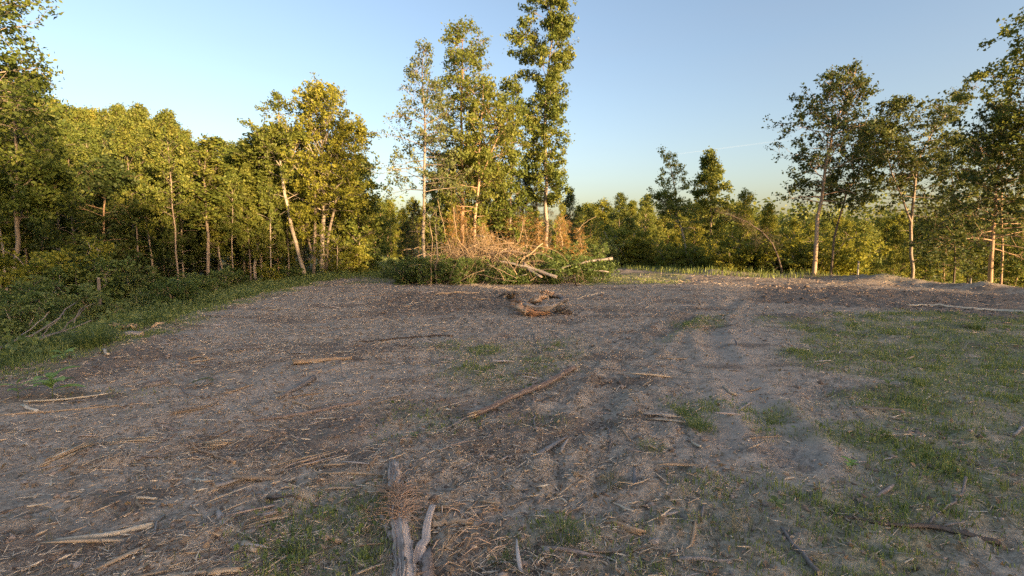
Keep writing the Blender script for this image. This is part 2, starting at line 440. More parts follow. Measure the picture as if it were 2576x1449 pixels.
def ground_mat():
    m, t = new_mat('bulldozed_soil')
    out = N_(t, 'ShaderNodeOutputMaterial')
    n_big = noise(t, .7, 4, .6); n_mid = noise(t, 5.5, 5, .65); n_fine = noise(t, 38, 5, .7); n_vf = noise(t, 150, 3, .7)
    f = math_(t, 'ADD', math_(t, 'MULTIPLY', n_mid, .45), math_(t, 'MULTIPLY', n_fine, .55))
    soil = ramp(t, f, [(.34, (.09, .070, .052)), (.45, (.27, .217, .165)), (.56, (.44, .365, .285)), (.76, (.62, .52, .41))])
    # trodden, dusty soil is paler and more even
    pk = attr(t, 'packed')
    soil = mixc(t, math_(t, 'MULTIPLY', pk, .55), soil, (.46, .375, .305))
    # torn moist soil
    dk = attr(t, 'moist')
    soil = mixc(t, math_(t, 'MULTIPLY', dk, .85), soil, mixc(t, n_fine, (.07, .052, .042), (.20, .15, .115)))
    # fine straw and chip flecks
    tc = N_(t, 'ShaderNodeTexCoord'); mp = N_(t, 'ShaderNodeMapping')
    mp.inputs['Scale'].default_value = (14, 60, 20); mp.inputs['Rotation'].default_value = (0, 0, .35)
    t.links.new(tc.outputs['Object'], mp.inputs[0])
    ns = noise(t, 1.0, 4, .7, mp.outputs[0])
    fl = math_(t, 'MULTIPLY', ramp(t, ns, [(.56, (0, 0, 0)), (.68, (1, 1, 1))]), ramp(t, n_big, [(.35, (.15,)*3), (.6, (.8,)*3)]))
    soil = mixc(t, fl, soil, (.62, .50, .36))
    # turf thatch under the grass
    th = ramp(t, n_fine, [(.3, (.07, .085, .03)), (.5, (.17, .20, .07)), (.72, (.31, .31, .15))])
    c = mixc(t, math_(t, 'MULTIPLY', attr(t, 'turf'), .85), soil, th)
    b = N_(t, 'ShaderNodeBsdfPrincipled'); b.inputs['Roughness'].default_value = .95; b.inputs['Specular IOR Level'].default_value = .15
    t.links.new(c, b.inputs['Base Color'])
    hgt = math_(t, 'ADD', math_(t, 'MULTIPLY', n_fine, 1.0), math_(t, 'MULTIPLY', n_vf, .35))
    hgt = math_(t, 'ADD', hgt, math_(t, 'MULTIPLY', n_mid, 2.0))
    bp = N_(t, 'ShaderNodeBump'); bp.inputs['Strength'].default_value = .8; bp.inputs['Distance'].default_value = .012
    t.links.new(hgt, bp.inputs['Height']); t.links.new(bp.outputs[0], b.inputs['Normal'])
    t.links.new(b.outputs[0], out.inputs['Surface'])
    return m
M['ground'] = ground_mat()
def clod_mat():
    m, t = new_mat('soil_clod')
    out = N_(t, 'ShaderNodeOutputMaterial')
    f = math_(t, 'ADD', math_(t, 'MULTIPLY', attr(t, 'rnd'), .7), math_(t, 'MULTIPLY', noise(t, 25, 4), .4))
    c = ramp(t, f, [(.1, (.10, .075, .058)), (.5, (.25, .19, .15)), (.95, (.42, .33, .27))])
    b = N_(t, 'ShaderNodeBsdfPrincipled'); b.inputs['Roughness'].default_value = .95; b.inputs['Specular IOR Level'].default_value = .1
    t.links.new(c, b.inputs['Base Color']); t.links.new(b.outputs[0], out.inputs['Surface'])
    return m
M['clod'] = clod_mat()
def litter_mat(name, stops):
    m, t = new_mat(name)
    out = N_(t, 'ShaderNodeOutputMaterial')
    c = ramp(t, attr(t, 'rnd'), stops)
    b = N_(t, 'ShaderNodeBsdfPrincipled'); b.inputs['Roughness'].default_value = .85; b.inputs['Specular IOR Level'].default_value = .15
    t.links.new(c, b.inputs['Base Color']); t.links.new(b.outputs[0], out.inputs['Surface'])
    return m
M['litter'] = litter_mat('litter', [(0, (.12, .085, .065)), (.25, (.28, .22, .17)), (.6, (.50, .415, .32)), (.9, (.64, .55, .43)), (1, (.74, .66, .54))])
M['chip'] = litter_mat('chip', [(0, (.26, .19, .14)), (.4, (.46, .36, .26)), (.7, (.58, .44, .30)), (1, (.72, .64, .51))])

# ---------------------------------------------------------------- the ground, one sheet
def axis(c0, c1, g, lim):
    p = [0.0]; 
    while p[-1] < lim:
        p.append(p[-1] + (c0+c1*p[-1] if p[-1] < 30 else (c0+c1*30)*(1.06**(len(p)))*0+ (c0+c1*30) + (p[-1]-30)*g))
    return np.array(p)
ax = axis(.036, .0086, .10, 1500)
xs = np.concatenate([-ax[::-1][:-1], ax])
ayf = axis(.025, .0080, .10, 1500)
ys = np.concatenate([-(np.array([900, 400, 200, 100, 60, 40, 28, 20, 14, 9, 6, 4, 2.6, 1.6, .9, .5, .25, .1]))-.0, ayf])+0.9
X, Y = np.meshgrid(xs, ys)
Z = H(X.ravel(), Y.ravel())
gm, sdc = grass_mask(X.ravel(), Y.ravel())
xr, yr = X.ravel(), Y.ravel()
pk = np.maximum(sstep(.6, -.6, sdf(xr, yr, PACKED)+1.2*(fbm(xr*1.3, yr*1.3)-.5)), .5*sstep(.5, -.6, sdf(xr, yr, PACKED2)))
mo = np.zeros_like(pk)
for P in DARK:
    mo = np.maximum(mo, sstep(.5, -.3, sdf(xr, yr, P)+1.4*(fbm(xr*1.8+5, yr*1.8)-.5)))
mo = np.maximum(mo*.8, .8*sstep(.56, .70, fbm(xr*.8+30, yr*1.6+4, 4)))
Vg = np.stack([xr, yr, Z], 1)
ny, nx = X.shape
i = (np.arange(ny-1)[:, None]*nx+np.arange(nx-1)[None, :])
Fg = np.stack([i, i+1, i+nx+1, i+nx], -1).reshape(-1, 4)
me = mesh_np('ground', Vg, Fg, M['ground'], None, True, {'turf': gm, 'packed': pk, 'moist': mo})
link('ground', me, kind='structure', label='bulldozed brown soil of the clearing with wood litter')
# ---------------------------------------------------------------- trees
def stem_pts(rg, Ht, lean=.04, wig=.05, k=9, base=-.4):
    z = np.concatenate([[base], np.linspace(0.0, Ht, k)])
    a = rg.random()*2*pi; L = lean*Ht*rg.random()
    w = np.cumsum(rg.normal(size=(k+1, 2))*wig, 0)
    w -= w[1]; w[0] = 0
    x = cos(a)*L*(np.clip(z, 0, None)/Ht)**1.5+w[:, 0]; y = sin(a)*L*(np.clip(z, 0, None)/Ht)**1.5+w[:, 1]
    return np.stack([x, y, z], 1)

def gen_tree(seed, stems, t0, rad, nb, elev, droop, nsub, nleaf, lln, lwd, clump, bark, leaf,
             bare=6, tip=.55, gap=.5, up=.5, azbias=None, leafy_lo=.35, bark_r=.42, name='tree', trunk_n=8):
    """stems: [(points, base radius)]. Limbs leave the stems above fraction t0 and reach out to rad(s);
    twigs leave the limbs; leaves sit in loose clumps on the twigs."""
    rg = np.random.default_rng(seed)
    W = Wood(); TW = []; WT = []
    for si, (P, r0) in enumerate(stems):
        P = np.asarray(P, float); k = len(P)
        seg = np.linalg.norm(np.diff(P, axis=0), axis=1); cum = np.concatenate([[0], np.cumsum(seg)]); cum /= cum[-1]
        Rr = r0*np.clip((1-cum), .0, 1)**.75+.008
        Rr[0] *= 1.25
        W.limb(P, Rr, trunk_n, .08, rg=rg, cap=False)
        def on(t):
            return np.array([np.interp(t, cum, P[:, c]) for c in range(3)])
        Lst = seg.sum()
        nbs = max(3, int(round(nb/len(stems))))
        for b in range(nbs):
            s = (b+rg.random())/nbs
            t = t0+(1-t0)*s*.985
            o = on(t)
            L = rad(s)*(1-gap+gap*1.3*rg.random())
            if L < .12: L = .12
            az = b*2.39996+rg.random()*1.1+si*1.7
            if azbias is not None and rg.random() < azbias[1]: az = azbias[0]+rg.normal()*.7
            el = radians(elev[0]+(elev[1]-elev[0])*s+rg.normal()*9)
            d0 = np.array([cos(az)*cos(el), sin(az)*cos(el), sin(el)])
            q = np.linspace(0, 1, 6)[:, None]
            side = np.array([-sin(az), cos(az), 0])*rg.normal()*.12*L
            B = o+d0*L*q+np.array([0, 0, -droop*L])*q**2+side*q**2+rg.normal(size=(6, 3))*.02*L*q
            rt = np.interp(t, cum, Rr)
            W.limb(B, np.clip(min(rt*bark_r, .012+.018*L)*(1-q[:, 0])**.8, .004, 1), 4, rg=rg, cap=False)
            for j in range(nsub):
                f = leafy_lo+(1-leafy_lo)*(j+rg.random())/nsub
                p = np.array([np.interp(f*5, range(6), B[:, c]) for c in range(3)])
                dd = unit(d0*.6+rg.normal(size=3)*.62+np.array([0, 0, .12]))
                l2 = (.22+tip*L*(1-.55*f))*(.6+.7*rg.random())
                e = p+dd*l2+np.array([0, 0, -.10*l2*droop*3])
                m = (p+e)/2+rg.normal(size=3)*.05*l2
                W.limb([p, m, e], [.0065, .005, .003], 3, rg=rg, cap=False)
                TW.append((m, e)); WT.append(l2)
            TW.append((B[4], B[5])); WT.append(.25*L)
        for b in range(bare):   # dead stubs below the crown
            t = t0*(.35+.65*rg.random()); o = on(t); az = rg.random()*2*pi; L = .25+.6*rg.random()
            d = np.array([cos(az), sin(az), .25*rg.normal()+.15])
            W.limb([o, o+d*L*.5+rg.normal(size=3)*.03, o+d*L+np.array([0, 0, -.06])+rg.normal(size=3)*.05], [.012, .009, .004], 3, rg=rg, cap=False)
    tw = np.array(TW); wt_ = np.array(WT)
    # uneven crown: some twigs are heavy with leaves and some nearly bare
    wt_ = wt_*(.25+rg.random(len(wt_))**1.3*1.6)
    idx = rg.choice(len(tw), nleaf, p=wt_/wt_.sum())
    s = rg.beta(1.6, 1.1, nleaf)[:, None]*1.08
    C = tw[idx, 0]*(1-s)+tw[idx, 1]*s+rg.normal(size=(nleaf, 3))*clump*np.array([1, 1, .75])
    V, F = leaf_quads(C, rg, lln, lwd, up)
    # tint by twig so that clumps read as lighter and darker
    rn = np.clip(.55*rg.random(len(tw))[idx]+.45*rg.random(nleaf), 0, 1)
    return W.mesh(name+'_trunk', bark), mesh_np(name+'_crown', V, F, leaf, rn)

REF = {}
def prof(kind):
    if kind == 'oval': return lambda s: 1.75*np.sin(pi*np.clip(.12+.88*s, 0, 1))**.65*(1.05-.35*s)
    if kind == 'cone': return lambda s: 1.7*(1-s)**.8+.15
    if kind == 'slim': return lambda s: .95*np.sin(pi*np.clip(.1+.9*s, 0, 1))**.6
    if kind == 'bush': return lambda s: 1.6*np.sin(pi*np.clip(.35+.62*s, 0, 1))**.7
def ref(key, seed, Ht, r0, t0, pr, nb, elev, droop, nsub, nleaf, lln, lwd, clump, bark, leaf, **kw):
    rg = np.random.default_rng(seed+500)
    st = kw.pop('stems', None) or [(stem_pts(rg, Ht), r0)]
    tm, cm = gen_tree(seed, st, t0, pr if callable(pr) else prof(pr), nb, elev, droop, nsub, nleaf, lln, lwd, clump, M[bark], M[leaf], **kw)
    REF[key] = (tm, cm, Ht)
# reference trees, about 10 m
for v in range(4):
    ref('oak%d' % v, 10+v, 10, .075+.010*v, .26, 'oval', 44, (12, 62), .12, 8, 14000, .13, .08, .12,
        ('bark_pale', 'bark', 'bark', 'bark_warm')[v], ('leaf_mid', 'leaf_mid', 'leaf_light', 'leaf_sun_gold')[v], bare=7, leafy_lo=.5)
for v in range(2):
    ref('dark%d' % v, 20+v, 9, .09, .22, 'oval', 42, (5, 55), .15, 8, 12500, .14, .085, .13, 'bark', 'leaf_shade_dark', bare=8)
for v in range(5):
    ref('bushy%d' % v, 30+v, 7, .07, .05, 'bush', 46, (10, 60), .1, 8, 10500, .145, .085, .13, 'bark_warm', ('leaf_sun_gold', 'leaf_mid', 'leaf_shade_dark', 'leaf_light', 'leaf_sun_gold')[v], bare=0, leafy_lo=.62)
for v in range(3):
    ref('tall%d' % v, 80+v, 10, .062, .42, 'oval', 40, (12, 62), .12, 8, 13000, .125, .078, .11, ('bark', 'bark_pale', 'bark')[v], ('leaf_mid', 'leaf_light', 'leaf_mid')[v], bare=14)
ref('slim0', 40, 8, .05, .35, 'slim', 34, (25, 60), .1, 6, 7000, .13, .08, .10, 'bark_pale', 'leaf_light', bare=8)
ref('slim1', 41, 8, .055, .45, 'slim', 30, (25, 60), .1, 6, 6000, .13, .08, .10, 'bark', 'leaf_mid', bare=10)
for v in range(2):
    ref('pine%d' % v, 50+v, 7, .07, .18, 'cone', 44, (0, 45), .12, 7, 10000, .17, .022, .06, 'bark_dark', 'pine', bare=6)
for v in range(3):
    rg = np.random.default_rng(60+v)
    sts = []
    for k in range(6):
        a = rg.random()*2*pi; l = .5+.4*rg.random()
        q = np.linspace(0, 1, 5)[:, None]
        sts.append((np.array([0, 0, -.15])+np.array([cos(a)*l*.6, sin(a)*l*.6, 1.5*(.6+.5*rg.random())])*q+np.array([cos(a), sin(a), 0])*.25*q**2, .016))
    ref('shrub%d' % v, 60+v, 1.5, .02, .12, lambda s: .55*(1-.35*s), 36, (10, 50), .1, 5, 6500, .085, .05, .06, 'bark', ('shrub', 'weed', 'leaf_sun_gold')[v], stems=sts, bare=0, leafy_lo=.6)
rgx = np.random.default_rng(77)
ref('deadsap', 70, 3.2, .02, .15, lambda s: .55*(1-.6*s), 40, (15, 50), .1, 5, 2000, .11, .02, .05, 'brush', 'rust', bare=0)

def tree(key, name, x, y, Ht, label, cat='tree', group=None, rot=None, wide=1.0, tilt=(0, 0)):
    tm, cm, Hr = REF[key]
    r = link(name, None, None, (x, y, Hs(x, y)-.02), label, cat, group)
    s = Ht/Hr
    r.scale = (s*wide, s*wide, s)
    r.rotation_euler = (tilt[0], tilt[1], rng.random()*6.28 if rot is None else rot)
    link('trunk', tm, r); link('crown', cm, r)
    return r
def hero(name, seed, depth, stems_px, t0, rad, nb, elev, droop, nsub, nleaf, lln, lwd, clump, bark, leaf, label, cat='tree', group=None, ywob=.25, **kw):
    """a tree whose stems follow lines seen in the photograph, standing at its own depth"""
    rg = np.random.default_rng(seed+900)
    u, v = stems_px[0][0][0]
    b = at(u, v, depth); org = np.array([b[0], depth, Hs(b[0], depth)])
    sts = []
    for pts, r0 in stems_px:
        dy = np.cumsum(rg.normal(size=len(pts))*ywob); dy -= dy[0]
        if sts and len(pts) and pts[0] != stems_px[0][0][0]: dy = dy*.6
        P = np.array([at(a, c, depth+dy[i]) for i, (a, c) in enumerate(pts)])-org
        if pts[0][1] == v or abs(pts[0][1]-v) < 8:
            P = np.vstack([[P[0][0], P[0][1], -.4], P]) if P[0][2] > -.35 else P
        # resample and roughen
        L = np.concatenate([[0], np.cumsum(np.linalg.norm(np.diff(P, axis=0), axis=1))])
        tt = np.linspace(0, L[-1], max(8, int(L[-1]/.7)))
        Q = np.stack([np.interp(tt, L, P[:, c]) for c in range(3)], 1)
        Q[1:-1] += rg.normal(size=(len(Q)-2, 3))*.025
        sts.append((Q, r0))
    tm, cm = gen_tree(seed, sts, t0, rad, nb, elev, droop, nsub, nleaf, lln, lwd, clump, M[bark], M[leaf], name=name, **kw)
    r = link(name, None, None, org, label, cat, group)
    link('trunk', tm, r); link('crown', cm, r)
    return r
def topH(v, depth, x, y):
    return at(1288, v, depth)[2]-Hs(x, y)

# --- trees behind the brush pile
hero('sapling_tree', 101, 19.3, [([(1066, 712), (1064, 560), (1068, 430), (1070, 300), (1062, 190), (1066, 122)], .062)], .42,
     lambda s: 1.95*(1-s)**.85+.25, 52, (2, 50), .16, 7, 6000, .105, .062, .07, 'bark_pale', 'leaf_grey',
     'tall thin pale-trunked tree with sparse feathery leaves at the left end of the brush pile', bare=4)
hero('broadleaf_tree', 102, 22.5, [([(1164, 700), (1164, 600), (1163, 450), (1160, 300), (1163, 170), (1165, 78)], .095)], .30,
     lambda s: (2.15-.9*s)*np.sin(pi*np.clip(.22+.70*s, 0, 1))**.6, 76, (12, 40), .03, 8, 17500, .12, .07, .09, 'bark_warm', 'leaf_light',
     'tall tree with a ragged pointed top rising from the middle of the brush pile', bare=4)
hero('broadleaf_tree', 103, 21.3, [([(1188, 700), (1194, 600), (1200, 520), (1206, 440), (1208, 330), (1216, 215)], .085),
                                  ([(1196, 480), (1222, 420), (1250, 350), (1268, 290)], .035), ([(1202, 500), (1182, 445), (1172, 400)], .028)], .35,
     lambda s: 1.5*np.sin(pi*np.clip(.15+.8*s, 0, 1))**.7, 60, (10, 50), .08, 7, 13000, .12, .075, .09, 'bark_warm', 'leaf_light',
     'tree with a warm tan trunk forking in a narrow V above the brush pile', bare=5)
hero('broadleaf_tree', 104, 23.5, [([(1278, 700), (1282, 600), (1285, 450), (1290, 320), (1292, 208)], .06)], .2,
     lambda s: .85*np.sin(pi*np.clip(.15+.8*s, 0, 1))**.6, 44, (5, 50), .08, 7, 9500, .13, .08, .10, 'bark', 'leaf_mid',
     'shorter tree filling the gap to the left of the tall columnar tree', bare=3)
hero('columnar_tree', 105, 24.5, [([(1376, 690), (1375, 600), (1374, 450), (1368, 320), (1378, 180), (1390, 70), (1380, -8)], .11)], .30,
     lambda s: (.95+.30*np.sin(s*21)+.95*np.exp(-((s-.76)/.09)**2)-.5*np.clip(s-.85, 0, 1)*3)*(.55 if s < .06 else 1)*(.9+.2*s), 96, (-8, 48), .08, 8, 32000, .125, .08, .10, 'bark', 'leaf_mid',
     'tallest tree, a narrow column of dense leaves reaching the top of the picture', bare=5, gap=.65)
hero('sapling_tree', 106, 18.6, [([(1097, 706), (1098, 640), (1096, 560), (1098, 530)], .032)], .55,
     lambda s: .35, 8, (10, 50), .1, 4, 260, .10, .06, .07, 'bark_pale', 'leaf_light',
     'short bare pale pole of a tree just right of the feathery tree', bare=6)
hero('sapling_tree', 107, 18.4, [([(1083, 712), (1084, 650), (1088, 590), (1080, 545)], .016)], .5,
     lambda s: .3, 6, (10, 50), .1, 4, 120, .09, .05, .06, 'brush', 'leaf_light',
     'very thin wavy stem between the feathery tree and the bare pole', bare=3)
for k, (u, d, tv, key, w, lab) in enumerate([
        (1300, 25.5, 450, 'pine0', 1.35, 'dark brownish pine behind the middle of the brush pile'),
        (1258, 25.8, 490, 'pine1', 1.3, 'lower dark pine left of the brownish pine behind the brush pile'),
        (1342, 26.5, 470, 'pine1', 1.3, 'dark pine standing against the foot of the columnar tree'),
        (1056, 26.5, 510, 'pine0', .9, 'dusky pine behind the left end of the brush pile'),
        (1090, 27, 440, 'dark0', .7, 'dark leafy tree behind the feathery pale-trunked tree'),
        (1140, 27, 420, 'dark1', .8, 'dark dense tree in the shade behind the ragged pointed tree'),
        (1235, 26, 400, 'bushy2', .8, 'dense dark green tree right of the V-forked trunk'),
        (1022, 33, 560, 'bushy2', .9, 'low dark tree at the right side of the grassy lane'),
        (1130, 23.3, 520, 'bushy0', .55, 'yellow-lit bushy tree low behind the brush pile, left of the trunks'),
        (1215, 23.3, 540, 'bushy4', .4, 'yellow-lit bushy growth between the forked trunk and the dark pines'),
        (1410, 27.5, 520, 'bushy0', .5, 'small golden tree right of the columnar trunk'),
        (1120, 24.6, 400, 'bushy3', .6, 'light green leafy tree filling between the feathery tree and the ragged pointed tree'),
        (1185, 25.2, 380, 'bushy4', .6, 'golden green tree right behind the two warm-coloured trunks'),
        (1255, 24.8, 430, 'bushy1', .6, 'green leafy tree just right of the V-forked trunk, above the dark pines'),
        (1325, 25.6, 400, 'bushy1', .5, 'green leafy tree hugging the left of the columnar trunk')]):
    p = at(u, 610, d); tree(key, 'pine_tree' if 'pine' in key else 'broadleaf_tree', p[0], d, topH(tv, d, p[0], d), lab, wide=w)
for k, (u, d, tv) in enumerate([(1150, 20.8, 520), (1175, 21.2, 545), (1225, 21.5, 560), (1290, 23.2, 560), (1320, 23.5, 545), (1345, 23.0, 560), (1400, 24.0, 550), (1430, 24.2, 555), (1455, 24.6, 575), (1240, 22.5, 590), (1370, 22.8, 585)]):
    p = at(u, 610, d); tree('deadsap', 'dead_sapling', p[0], d, topH(tv, d, p[0], d), 'dead sapling with orange-brown twigs standing in or behind the brush pile', 'sapling', 'dead saplings behind the brush pile', wide=1.2)

# --- the big-crowned clump at the corner of the left wood
hero('clump_tree', 110, 25.0, [([(812, 697), (812, 560), (811, 420), (808, 320), (806, 235)], .125)], .36,
     lambda s: 2.5*np.sin(pi*np.clip(.30+.68*s, 0, 1))**.75, 84, (34, 62), -.02, 9, 19000, .125, .078, .085, 'bark_pale', 'leaf_sun_gold',
     'golden broad-crowned tree with the straightest trunk, highest of the clump at the wood corner', bare=10, leafy_lo=.5, bark_r=.7)
hero('clump_tree', 111, 24.6, [([(764, 695), (752, 640), (731, 560), (715, 480), (705, 400), (702, 300), (700, 250)], .11),
                               ([(708, 430), (690, 395), (672, 350)], .03), ([(710, 440), (735, 395), (748, 350)], .03)], .45,
     lambda s: 1.25*np.sin(pi*np.clip(.2+.75*s, 0, 1))**.7, 50, (25, 60), 0, 7, 12000, .12, .075, .09, 'bark_pale', 'leaf_light',
     'tree leaning left with a long bare curved trunk and a thin pale top', bare=8)
hero('clump_tree', 112, 24.8, [([(790, 698), (788, 650), (775, 600), (760, 560), (745, 540)], .09),
                               ([(789, 655), (792, 600), (795, 520), (790, 420), (786, 330)], .085)], .5,
     lambda s: 1.0*np.sin(pi*np.clip(.15+.8*s, 0, 1))**.7, 46, (25, 60), 0, 7, 6500, .12, .075, .09, 'bark_pale', 'leaf_sun_gold',
     'tree that forks low in a V just left of the straightest trunk in the clump', bare=8)
hero('clump_tree', 113, 25.4, [([(818, 695), (828, 600), (840, 520), (860, 440), (882, 375), (900, 320)], .085)], .45,
     lambda s: 1.45*np.sin(pi*np.clip(.25+.7*s, 0, 1))**.7, 56, (10, 50), .06, 7, 10000, .12, .078, .09, 'bark_pale', 'leaf_sun_gold',
     'slender tree leaning right out of the clump at the wood corner', bare=10)
hero('broadleaf_tree', 114, 27.0, [([(905, 688), (903, 600), (900, 480), (905, 410)], .06)], .05,
     lambda s: 1.5*np.sin(pi*np.clip(.35+.6*s, 0, 1))**.6, 56, (0, 50), .1, 7, 15000, .15, .095, .11, 'bark', 'leaf_mid',
     'leafy green tree with low boughs at the left side of the grassy lane', bare=0)
hero('broadleaf_tree', 115, 24.3, [([(848, 692), (850, 640), (846, 600)], .03)], .2,
     lambda s: 1.1, 18, (0, 25), .1, 5, 1800, .11, .07, .08, 'bark', 'leaf_sun_gold',
     'small twiggy understorey tree with bare spreading branches below the right of the clump', bare=4)

# --- named front trees of the left wood
hero('broadleaf_tree', 120, 17.0, [([(36, 722), (40, 620), (44, 520), (42, 400), (40, 280), (36, 205)], .085),
                                   ([(42, 570), (60, 525), (85, 505), (118, 500)], .04)], .45,
     lambda s: 1.5*np.sin(pi*np.clip(.15+.8*s, 0, 1))**.7, 54, (10, 55), .08, 8, 15000, .125, .08, .10, 'bark_pale', 'leaf_mid',
     'tall tree near the left edge with a pale trunk and one forked bare side limb', bare=6)
hero('broadleaf_tree', 121, 14.5, [([(-2, 745), (-22, 640), (-60, 480), (-90, 300), (-110, 100), (-120, -120)], .16)], .60,
     lambda s: 2.5*np.sin(pi*np.clip(.2+.75*s, 0, 1))**.6, 56, (5, 50), .1, 8, 10500, .125, .08, .11, 'bark_pale', 'leaf_mid',
     'nearest and tallest tree at the left edge, its trunk leaning out of the picture', bare=4)
hero('broadleaf_tree', 122, 20.0, [([(268, 782), (266, 700), (262, 600), (264, 500), (268, 420)], .06), ([(280, 782), (272, 700), (268, 640)], .035)], .5,
     lambda s: 1.2*np.sin(pi*np.clip(.2+.75*s, 0, 1))**.7, 42, (10, 50), .1, 7, 9500, .14, .09, .11, 'bark_warm', 'leaf_shade_dark',
     'tree with two thin close trunks in the left wood above the weedy bank', bare=8)
for k, (u, d, tv, key, w, rot, lab) in enumerate([
        (349, 22, 300, 'tall0', .8, 0, 'slim tree with a slanting trunk between the twin trunks and the reddish trunk'),
        (384, 24, 270, 'tall1', .8, 1, 'tree with a reddish upper trunk catching the sun above the left wood'),
        (443, 22, 285, 'tall2', .8, 2, 'tree with a mottled pale trunk standing forward on the weedy bank'),
        (530, 23.5, 350, 'slim1', 1.5, 3, 'straight slender trunk alone before the darkest gap of the wood'),
        (558, 25, 400, 'slim0', 1.1, 4, 'thin sapling right beside the straight slender trunk'),
        (612, 26, 380, 'slim1', 1.2, 5, 'very slender tree left of the sunlit saplings by the clump'),
        (640, 25, 350, 'slim0', 1.5, .5, 'sapling with a sunlit trunk left of the golden clump'),
        (656, 26, 345, 'slim1', 1.5, 1.5, 'sapling nearest the golden clump, lit leaves low on its trunk'),
        (700, 27, 400, 'bushy1', .8, 2.5, 'bushy green tree behind the long bare curved trunk'),
        (735, 28, 500, 'bushy0', .6, 3.5, 'sunlit bushy tree low between the trunks of the clump'),
        (860, 28.5, 400, 'bushy1', .9, .7, 'green tree filling behind the right-leaning slender tree')]):
    p = at(u, 650, d); tree(key, 'broadleaf_tree', p[0], d, topH(tv, d, p[0], d), lab, wide=w, rot=rot)
# --- the mass of the left wood, tree by tree
def skyline(u):
    return np.interp(u, [-900, -300, 0, 60, 130, 250, 300, 350, 450, 510, 560, 640, 700, 760, 860, 930, 960, 1000],
                     [60, 100, 190, 215, 235, 268, 275, 268, 290, 350, 358, 350, 330, 400, 400, 440, 500, 520])
rg = np.random.default_rng(5)
cnt = 0; fr = 0
KIND = {'oak0': 'pale-barked mid-green', 'oak1': 'grey-barked mid-green', 'oak2': 'grey-barked light-green', 'oak3': 'warm-barked golden', 'dark0': 'dark-leaved', 'dark1': 'dark-leaved grey-barked', 'tall0': 'high-crowned grey-barked', 'tall1': 'high-crowned pale-barked', 'tall2': 'high-crowned green',
        'bushy0': 'golden bushy', 'bushy1': 'mid-green bushy', 'bushy2': 'dark bushy', 'bushy3': 'light-green bushy', 'bushy4': 'yellow-green bushy'}
ORD = ['first', 'second', 'third', 'fourth', 'fifth', 'sixth', 'seventh', 'eighth', 'ninth', 'tenth', 'eleventh', 'twelfth', 'thirteenth', 'fourteenth', 'fifteenth', 'sixteenth', 'seventeenth', 'eighteenth', 'nineteenth', 'twentieth']
for d, du, off in ((25, 44, 20), (29, 40, 8), (33.5, 36, 0), (39, 40, 0), (46, 50, 10)):
    u = -560+rg.random()*20
    while u < 930:
        if not (u > 880 and d < 30):
            dd = d+rg.normal()*.9; p = at(u, 650, dd)
            if sdf(np.array([p[0]]), np.array([dd]), CLEAR)[0] > 2.2:
                tv = skyline(u)+off+rg.random()*26+(25 if d < 27 else 0)
                key = (['tall0', 'oak1', 'oak2', 'dark0', 'tall2', 'oak0'] if d < 32 else ['oak0', 'oak1', 'oak2', 'oak3', 'dark0', 'dark1'])[rg.integers(6)]
                lab = 'tree of the dense wood on the left, one of many leafy crowns in its rows'
                if d == 25 and u > 0 and fr < 20: lab = '%s tree, %s from the left edge in the front row of the left wood' % (KIND[key], ORD[fr]); fr += 1
                tree(key, 'woodland_tree', p[0], dd, topH(tv, dd, p[0], dd), lab, group='trees of the dense left wood', wide=.62+.2*rg.random())
                cnt += 1
        u += du*(.7+.6*rg.random())
# dark understorey so that the wood reads deep
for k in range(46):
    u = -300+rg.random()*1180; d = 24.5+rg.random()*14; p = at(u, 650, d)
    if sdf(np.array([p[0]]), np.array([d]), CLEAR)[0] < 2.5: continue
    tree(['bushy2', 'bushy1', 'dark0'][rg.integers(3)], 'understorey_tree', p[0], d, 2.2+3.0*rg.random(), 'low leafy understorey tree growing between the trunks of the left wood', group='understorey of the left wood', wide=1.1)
# lane end and behind
for k, (u, d, tv) in enumerate([(930, 48, 500), (960, 60, 505), (985, 52, 512), (1012, 48, 530), (945, 70, 500), (975, 75, 508), (900, 58, 470), (1035, 52, 505), (1065, 42, 520)]):
    p = at(u, 650, d); tree(['oak3', 'bushy3', 'bushy0', 'bushy4'][k % 4], 'lane_tree', p[0], d, topH(tv, d, p[0], d), 'distant leafy tree closing the end of the grassy lane', group='trees at the end of the lane', wide=.95)

# --- right-hand tall trees, crown shade put into the dark leaf colour
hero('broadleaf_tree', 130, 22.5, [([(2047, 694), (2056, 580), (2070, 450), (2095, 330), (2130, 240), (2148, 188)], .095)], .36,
     lambda s: 2.1*np.sin(pi*np.clip(.28+.68*s, 0, 1))**.7, 70, (2, 55), .1, 8, 10500, .13, .085, .09, 'bark_warm', 'leaf_shade_dark',
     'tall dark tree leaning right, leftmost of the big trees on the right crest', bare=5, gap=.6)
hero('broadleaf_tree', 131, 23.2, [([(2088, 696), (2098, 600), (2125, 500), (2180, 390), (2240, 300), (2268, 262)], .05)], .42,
     lambda s: 1.25*np.sin(pi*np.clip(.2+.72*s, 0, 1))**.7, 46, (5, 50), .1, 8, 7000, .13, .085, .09, 'bark_dark', 'leaf_shade_dark',
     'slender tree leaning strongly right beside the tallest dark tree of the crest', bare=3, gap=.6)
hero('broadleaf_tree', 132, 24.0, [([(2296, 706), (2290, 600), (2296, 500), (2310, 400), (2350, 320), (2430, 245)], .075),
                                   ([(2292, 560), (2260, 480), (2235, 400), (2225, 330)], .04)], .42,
     lambda s: 2.3*np.sin(pi*np.clip(.3+.65*s, 0, 1))**.7, 76, (0, 40), .1, 8, 13500, .13, .085, .09, 'bark', 'leaf_shade_dark',
     'spreading shade-dark tree in the middle of the right group, one bough reaching up right', bare=3, gap=.7)
